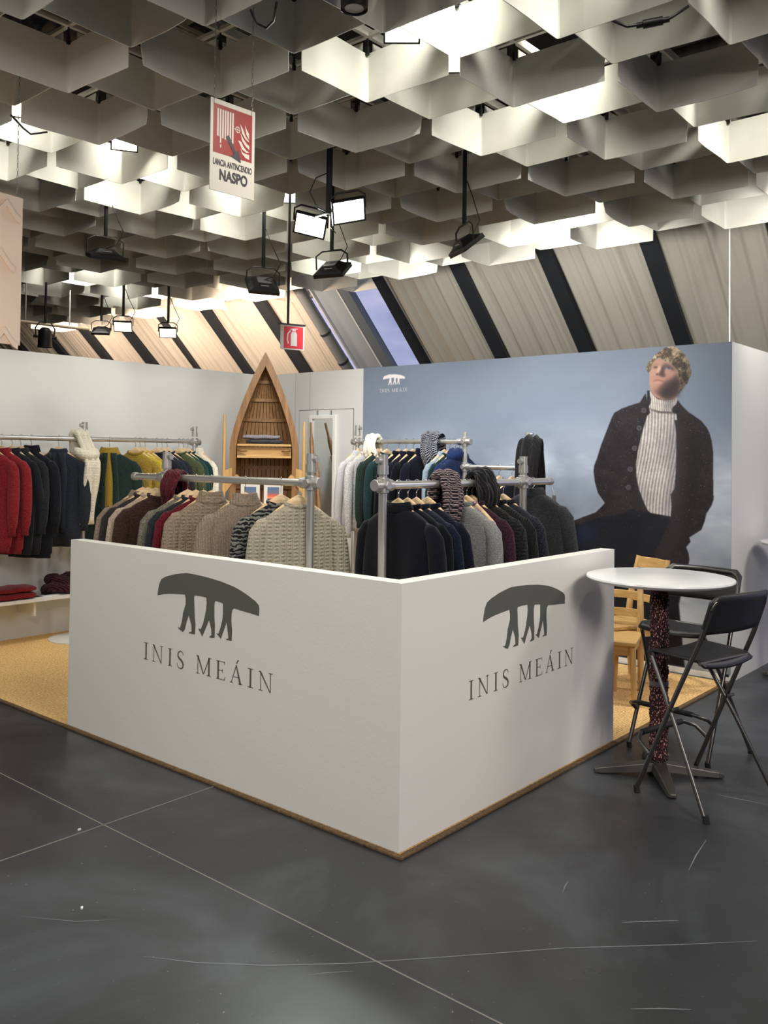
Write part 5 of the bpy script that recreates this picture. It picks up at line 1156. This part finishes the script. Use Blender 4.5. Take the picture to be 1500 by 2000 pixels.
# ---------------- signs
def chain(P, zt, parent, o):
    n = int((zt-P.z)/.022); m_ = MB()
    for k in range(n):
        z = P.z+.022*k-o.z; a = (PI/2)*(k % 2)+.6; e_ = Vector((math.cos(a), math.sin(a), 0)); pts = [(P.x-o.x, P.y-o.y, z)+0*e_ if False else Vector((P.x-o.x, P.y-o.y, z))+e_*.0045*math.cos(q)+Vector((0, 0, .013*math.sin(q))) for q in [2*PI*i/8 for i in range(8)]]
        rg = []
        for i, p in enumerate(pts):
            cc = (p-Vector((P.x-o.x, P.y-o.y, z))).normalized(); nn = Vector((-e_.y, e_.x, 0)); rg.append([p+cc*.0014*math.cos(b_)+nn*.0014*math.sin(b_) for b_ in (0, 2.1, 4.2)])
        m_.loft(rg, closed=True)
    m_.obj('chain', mat('chain_steel', (120, 120, 118), .4, .8), parent)
sg = onz(412, 188, 3.24); SWD, SHT = .248, .415
an = -.06
sx = Vector((math.cos(an), math.sin(an), 0)); so = Vector((sg.x, sg.y, 3.24))
sn = thing('hose_reel_sign', 'red and white fire hose sign with black arrow hanging on two chains', 'sign', so, an)
wm_ = mat('sign_white', (176, 177, 176), .4); rm_ = mat('sign_red', (122, 34, 42), .45); dk = mat('sign_dark', (40, 42, 54), .5)
MB().box2((0, 0, -SHT), (SWD, .004, 0)).obj('plate', wm_, sn, bevel=.0015)
def SP(name, polys, m, y=-.0008, th=.0010, par=None):
    m_ = MB()
    for p_ in polys: m_.prism([(u*SWD, -v*SHT) for u, v in p_], lambda a, b_: (a, y, b_), (0, th, 0))
    return m_.obj(name, m, par or sn)
RF = SP('red_field', [[(.06, .055), (.93, .055), (.93, .585), (.06, .585)]], rm_)
def rect(a, b_, c_, d): return [(a, b_), (c_, b_), (c_, d), (a, d)]
SP('hose_symbol', [rect(.14+.055*k, .10, .175+.055*k, .40+.006*k) for k in range(7)]+[rect(.205, .40, .235, .47), rect(.21, .485, .235, .52)], wm_, -.0016, par=RF)
cx_, cy_, ra = .60, .265, .055
SP('valve_wheel', [[(cx_+ra*math.cos(a)*1.0, cy_+ra*.67*math.sin(a)), (cx_+ra*math.cos(b_), cy_+ra*.67*math.sin(b_)), (cx_+ra*.75*math.cos(b_), cy_+ra*.5*math.sin(b_)), (cx_+ra*.75*math.cos(a), cy_+ra*.5*math.sin(a))] for a, b_ in [(2*PI*k/14, 2*PI*(k+1)/14) for k in range(14)]]+[rect(cx_-.05, cy_-.004, cx_+.05, cy_+.004), rect(cx_-.006, cy_-.035, cx_+.006, cy_+.035), rect(.52, .26, .56, .27)], wm_, -.0016, par=RF)
SP('flame_symbol', [[(.65, .19), (.72, .24), (.78, .31), (.86, .35), (.86, .365), (.78, .345), (.70, .29)], [(.76, .18), (.80, .23), (.86, .27), (.86, .335), (.80, .29), (.775, .24)], [(.66, .29), (.72, .34), (.80, .385), (.87, .405), (.87, .45), (.78, .42), (.70, .37)], [(.61, .38), (.68, .385), (.73, .43), (.80, .465), (.87, .475), (.80, .49), (.70, .465)], [(.665, .46), (.72, .50), (.80, .505), (.87, .505), (.87, .56), (.78, .55), (.70, .515)]], wm_, -.0016, par=RF)
SP('arrow', [[(.33, .385), (.40, .355), (.56, .52), (.62, .49), (.68, .62), (.45, .58), (.52, .545)]], dk, -.0024)
def text(s, name, m, parent, loc, size, rx=PI/2, rz=0, sx_=1.0, off=0, align='CENTER'):
    cu = bpy.data.curves.new(name, 'FONT'); cu.body = s; cu.size = size; cu.align_x = align; cu.extrude = .0005; cu.offset = off
    o = bpy.data.objects.new('tmp_text', cu); COL.objects.link(o); dg = bpy.context.evaluated_depsgraph_get(); me = bpy.data.meshes.new_from_object(o.evaluated_get(dg)); bpy.data.objects.remove(o)
    ob = bpy.data.objects.new(name, me); me.materials.clear(); me.materials.append(m); COL.objects.link(ob); ob.parent = parent; ob.location = loc; ob.rotation_euler = (rx, 0, rz); ob.scale = (sx_, 1, 1); return ob
text('LANCIA ANTINCENDIO', 'lettering', dk, sn, (SWD*.5, -.0012, -SHT*.715), .040, sx_=.505, off=.0006)
text('NASPO', 'lettering', dk, sn, (SWD*.52, -.0012, -SHT*.865), .066, sx_=.74, off=.0022)
chain(so+sx*.02+Vector((0, 0, .0)), 3.95, sn, Vector((so.x, so.y, so.z))) if an == 0 else None
for k in (.02, SWD-.02):
    P_ = Vector((k, 0, 0)); chain(Vector((k, 0, -.012)), 1.46, sn, Vector((0, 0, 0)))
# extinguisher sign on a pole
eo = onz(548, 633, 2.7); xs = thing('extinguisher_sign', 'small red fire extinguisher sign on a thin dark pole near the windows', 'sign', eo, -.35)
MB().box2((0, 0, -.20), (.21, .004, 0)).obj('plate', wm_, xs); MB().box2((.03, -.001, -.19), (.20, 0, -.012)).obj('red_field', mat('sign_red_bright', (172, 28, 44), .4), xs)
ex = MB()
for poly in ([(.09, -.17), (.145, -.17), (.145, -.075), (.135, -.055), (.10, -.055), (.09, -.075)], [(.10, -.05), (.135, -.05), (.13, -.035), (.105, -.035)], [(.09, -.03), (.15, -.025), (.15, -.032), (.09, -.038)], [(.085, -.04), (.06, -.07), (.055, -.12), (.065, -.155), (.075, -.15), (.065, -.12), (.07, -.075), (.09, -.05)]):
    ex.prism(poly, lambda a, b_: (a, -.0018, b_), (0, .001, 0))
ex.obj('extinguisher_symbol', wm_, xs); text('2', 'lettering', mat('sign_yellow', (196, 176, 40), .5), xs, (.012, -.002, -.045), .05, align='CENTER')
MB().box((.07, .012, 1.0), (.016, .016, 2.02)).obj('pole', blk_m, xs); MB().box((.10, .01, .005), (.24, .03, .012)).obj('bracket', blk_m, xs)
# paper banner at the left edge
bo = onz(45, 388, 3.02); bn = thing('hanging_banner', 'pale banner with folded wave relief hanging on chains at the left edge', 'banner', bo, .15)
bm_ = mat('banner_paper', (216, 200, 186), .7)
MB().box2((-1.2, 0, -.80), (0, .02, 0)).obj('panel', bm_, bn)
for z in (-.06, -.33, -.74):
    for k in range(7):
        x = -.17*k-.02 if z != -.33 else -.17*k-.05; m_ = MB(); n0 = [(x, z-.05), (x-.03, z-.035), (x-.085, z+.03), (x-.14, z-.035), (x-.17, z-.05)]
        low = [(a, b_-.035) for a, b_ in n0][::-1]
        V = []
        for i in range(4): m_.prism([n0[i], n0[i+1], low[3-i], low[4-i]], lambda a, b_: (a, -.012, b_), (0, .012, 0))
        m_.obj('wave_relief', bm_, bn)
chain(Vector((-.03, .01, .0)), 1.68, bn, Vector((0, 0, 0)))
area('banner_glow', (bo.x-1.0, bo.y-1.0, 2.1), (bo.x-.3, bo.y, 2.5), .2, 6, (1, .72, .5), 140)
# loose cables below the cards
for pts, lab in (([(490, 20), (500, 45), (520, 55), (535, 40), (540, 5)], 'black cable looping down at the top left of centre'), ([(22, 225), (45, 250), (60, 262), (92, 258)], 'dark cable hanging below the cards at the left edge')):
    w_ = [onz(a, b_, 3.58) for a, b_ in pts]; o0 = w_[0]; cb = MB().tube([p-o0 for p in w_], .006, 8).obj('hanging_cable', blk_m, None, smooth='all', loc=o0); cb['label'] = lab; cb['category'] = 'cable'
w_ = [onz(1195, 40, 3.7), onz(1225, 52, 3.68), onz(1275, 44, 3.69), onz(1310, 35, 3.7), onz(1345, 12, 3.75)]; o0 = w_[0]
t = thing('cable_connector', 'black inline cable connector lying among the cards at the upper right', 'connector', o0)
MB().tube([p-o0 for p in w_], .007, 8).obj('cable', blk_m, t, smooth='all'); q = (w_[2]-o0); dd_ = (w_[3]-w_[1]).normalized()
MB().cyl(q-dd_*.045, q+dd_*.045, .02, 12).cyl(q-dd_*.075, q+dd_*.075, .013, 10).obj('connector_body', blk_m, t, smooth=True)
print('OBJECTS', len(bpy.data.objects), 'TRIS', sum(len(o.data.polygons) for o in bpy.data.objects if o.type == 'MESH'))
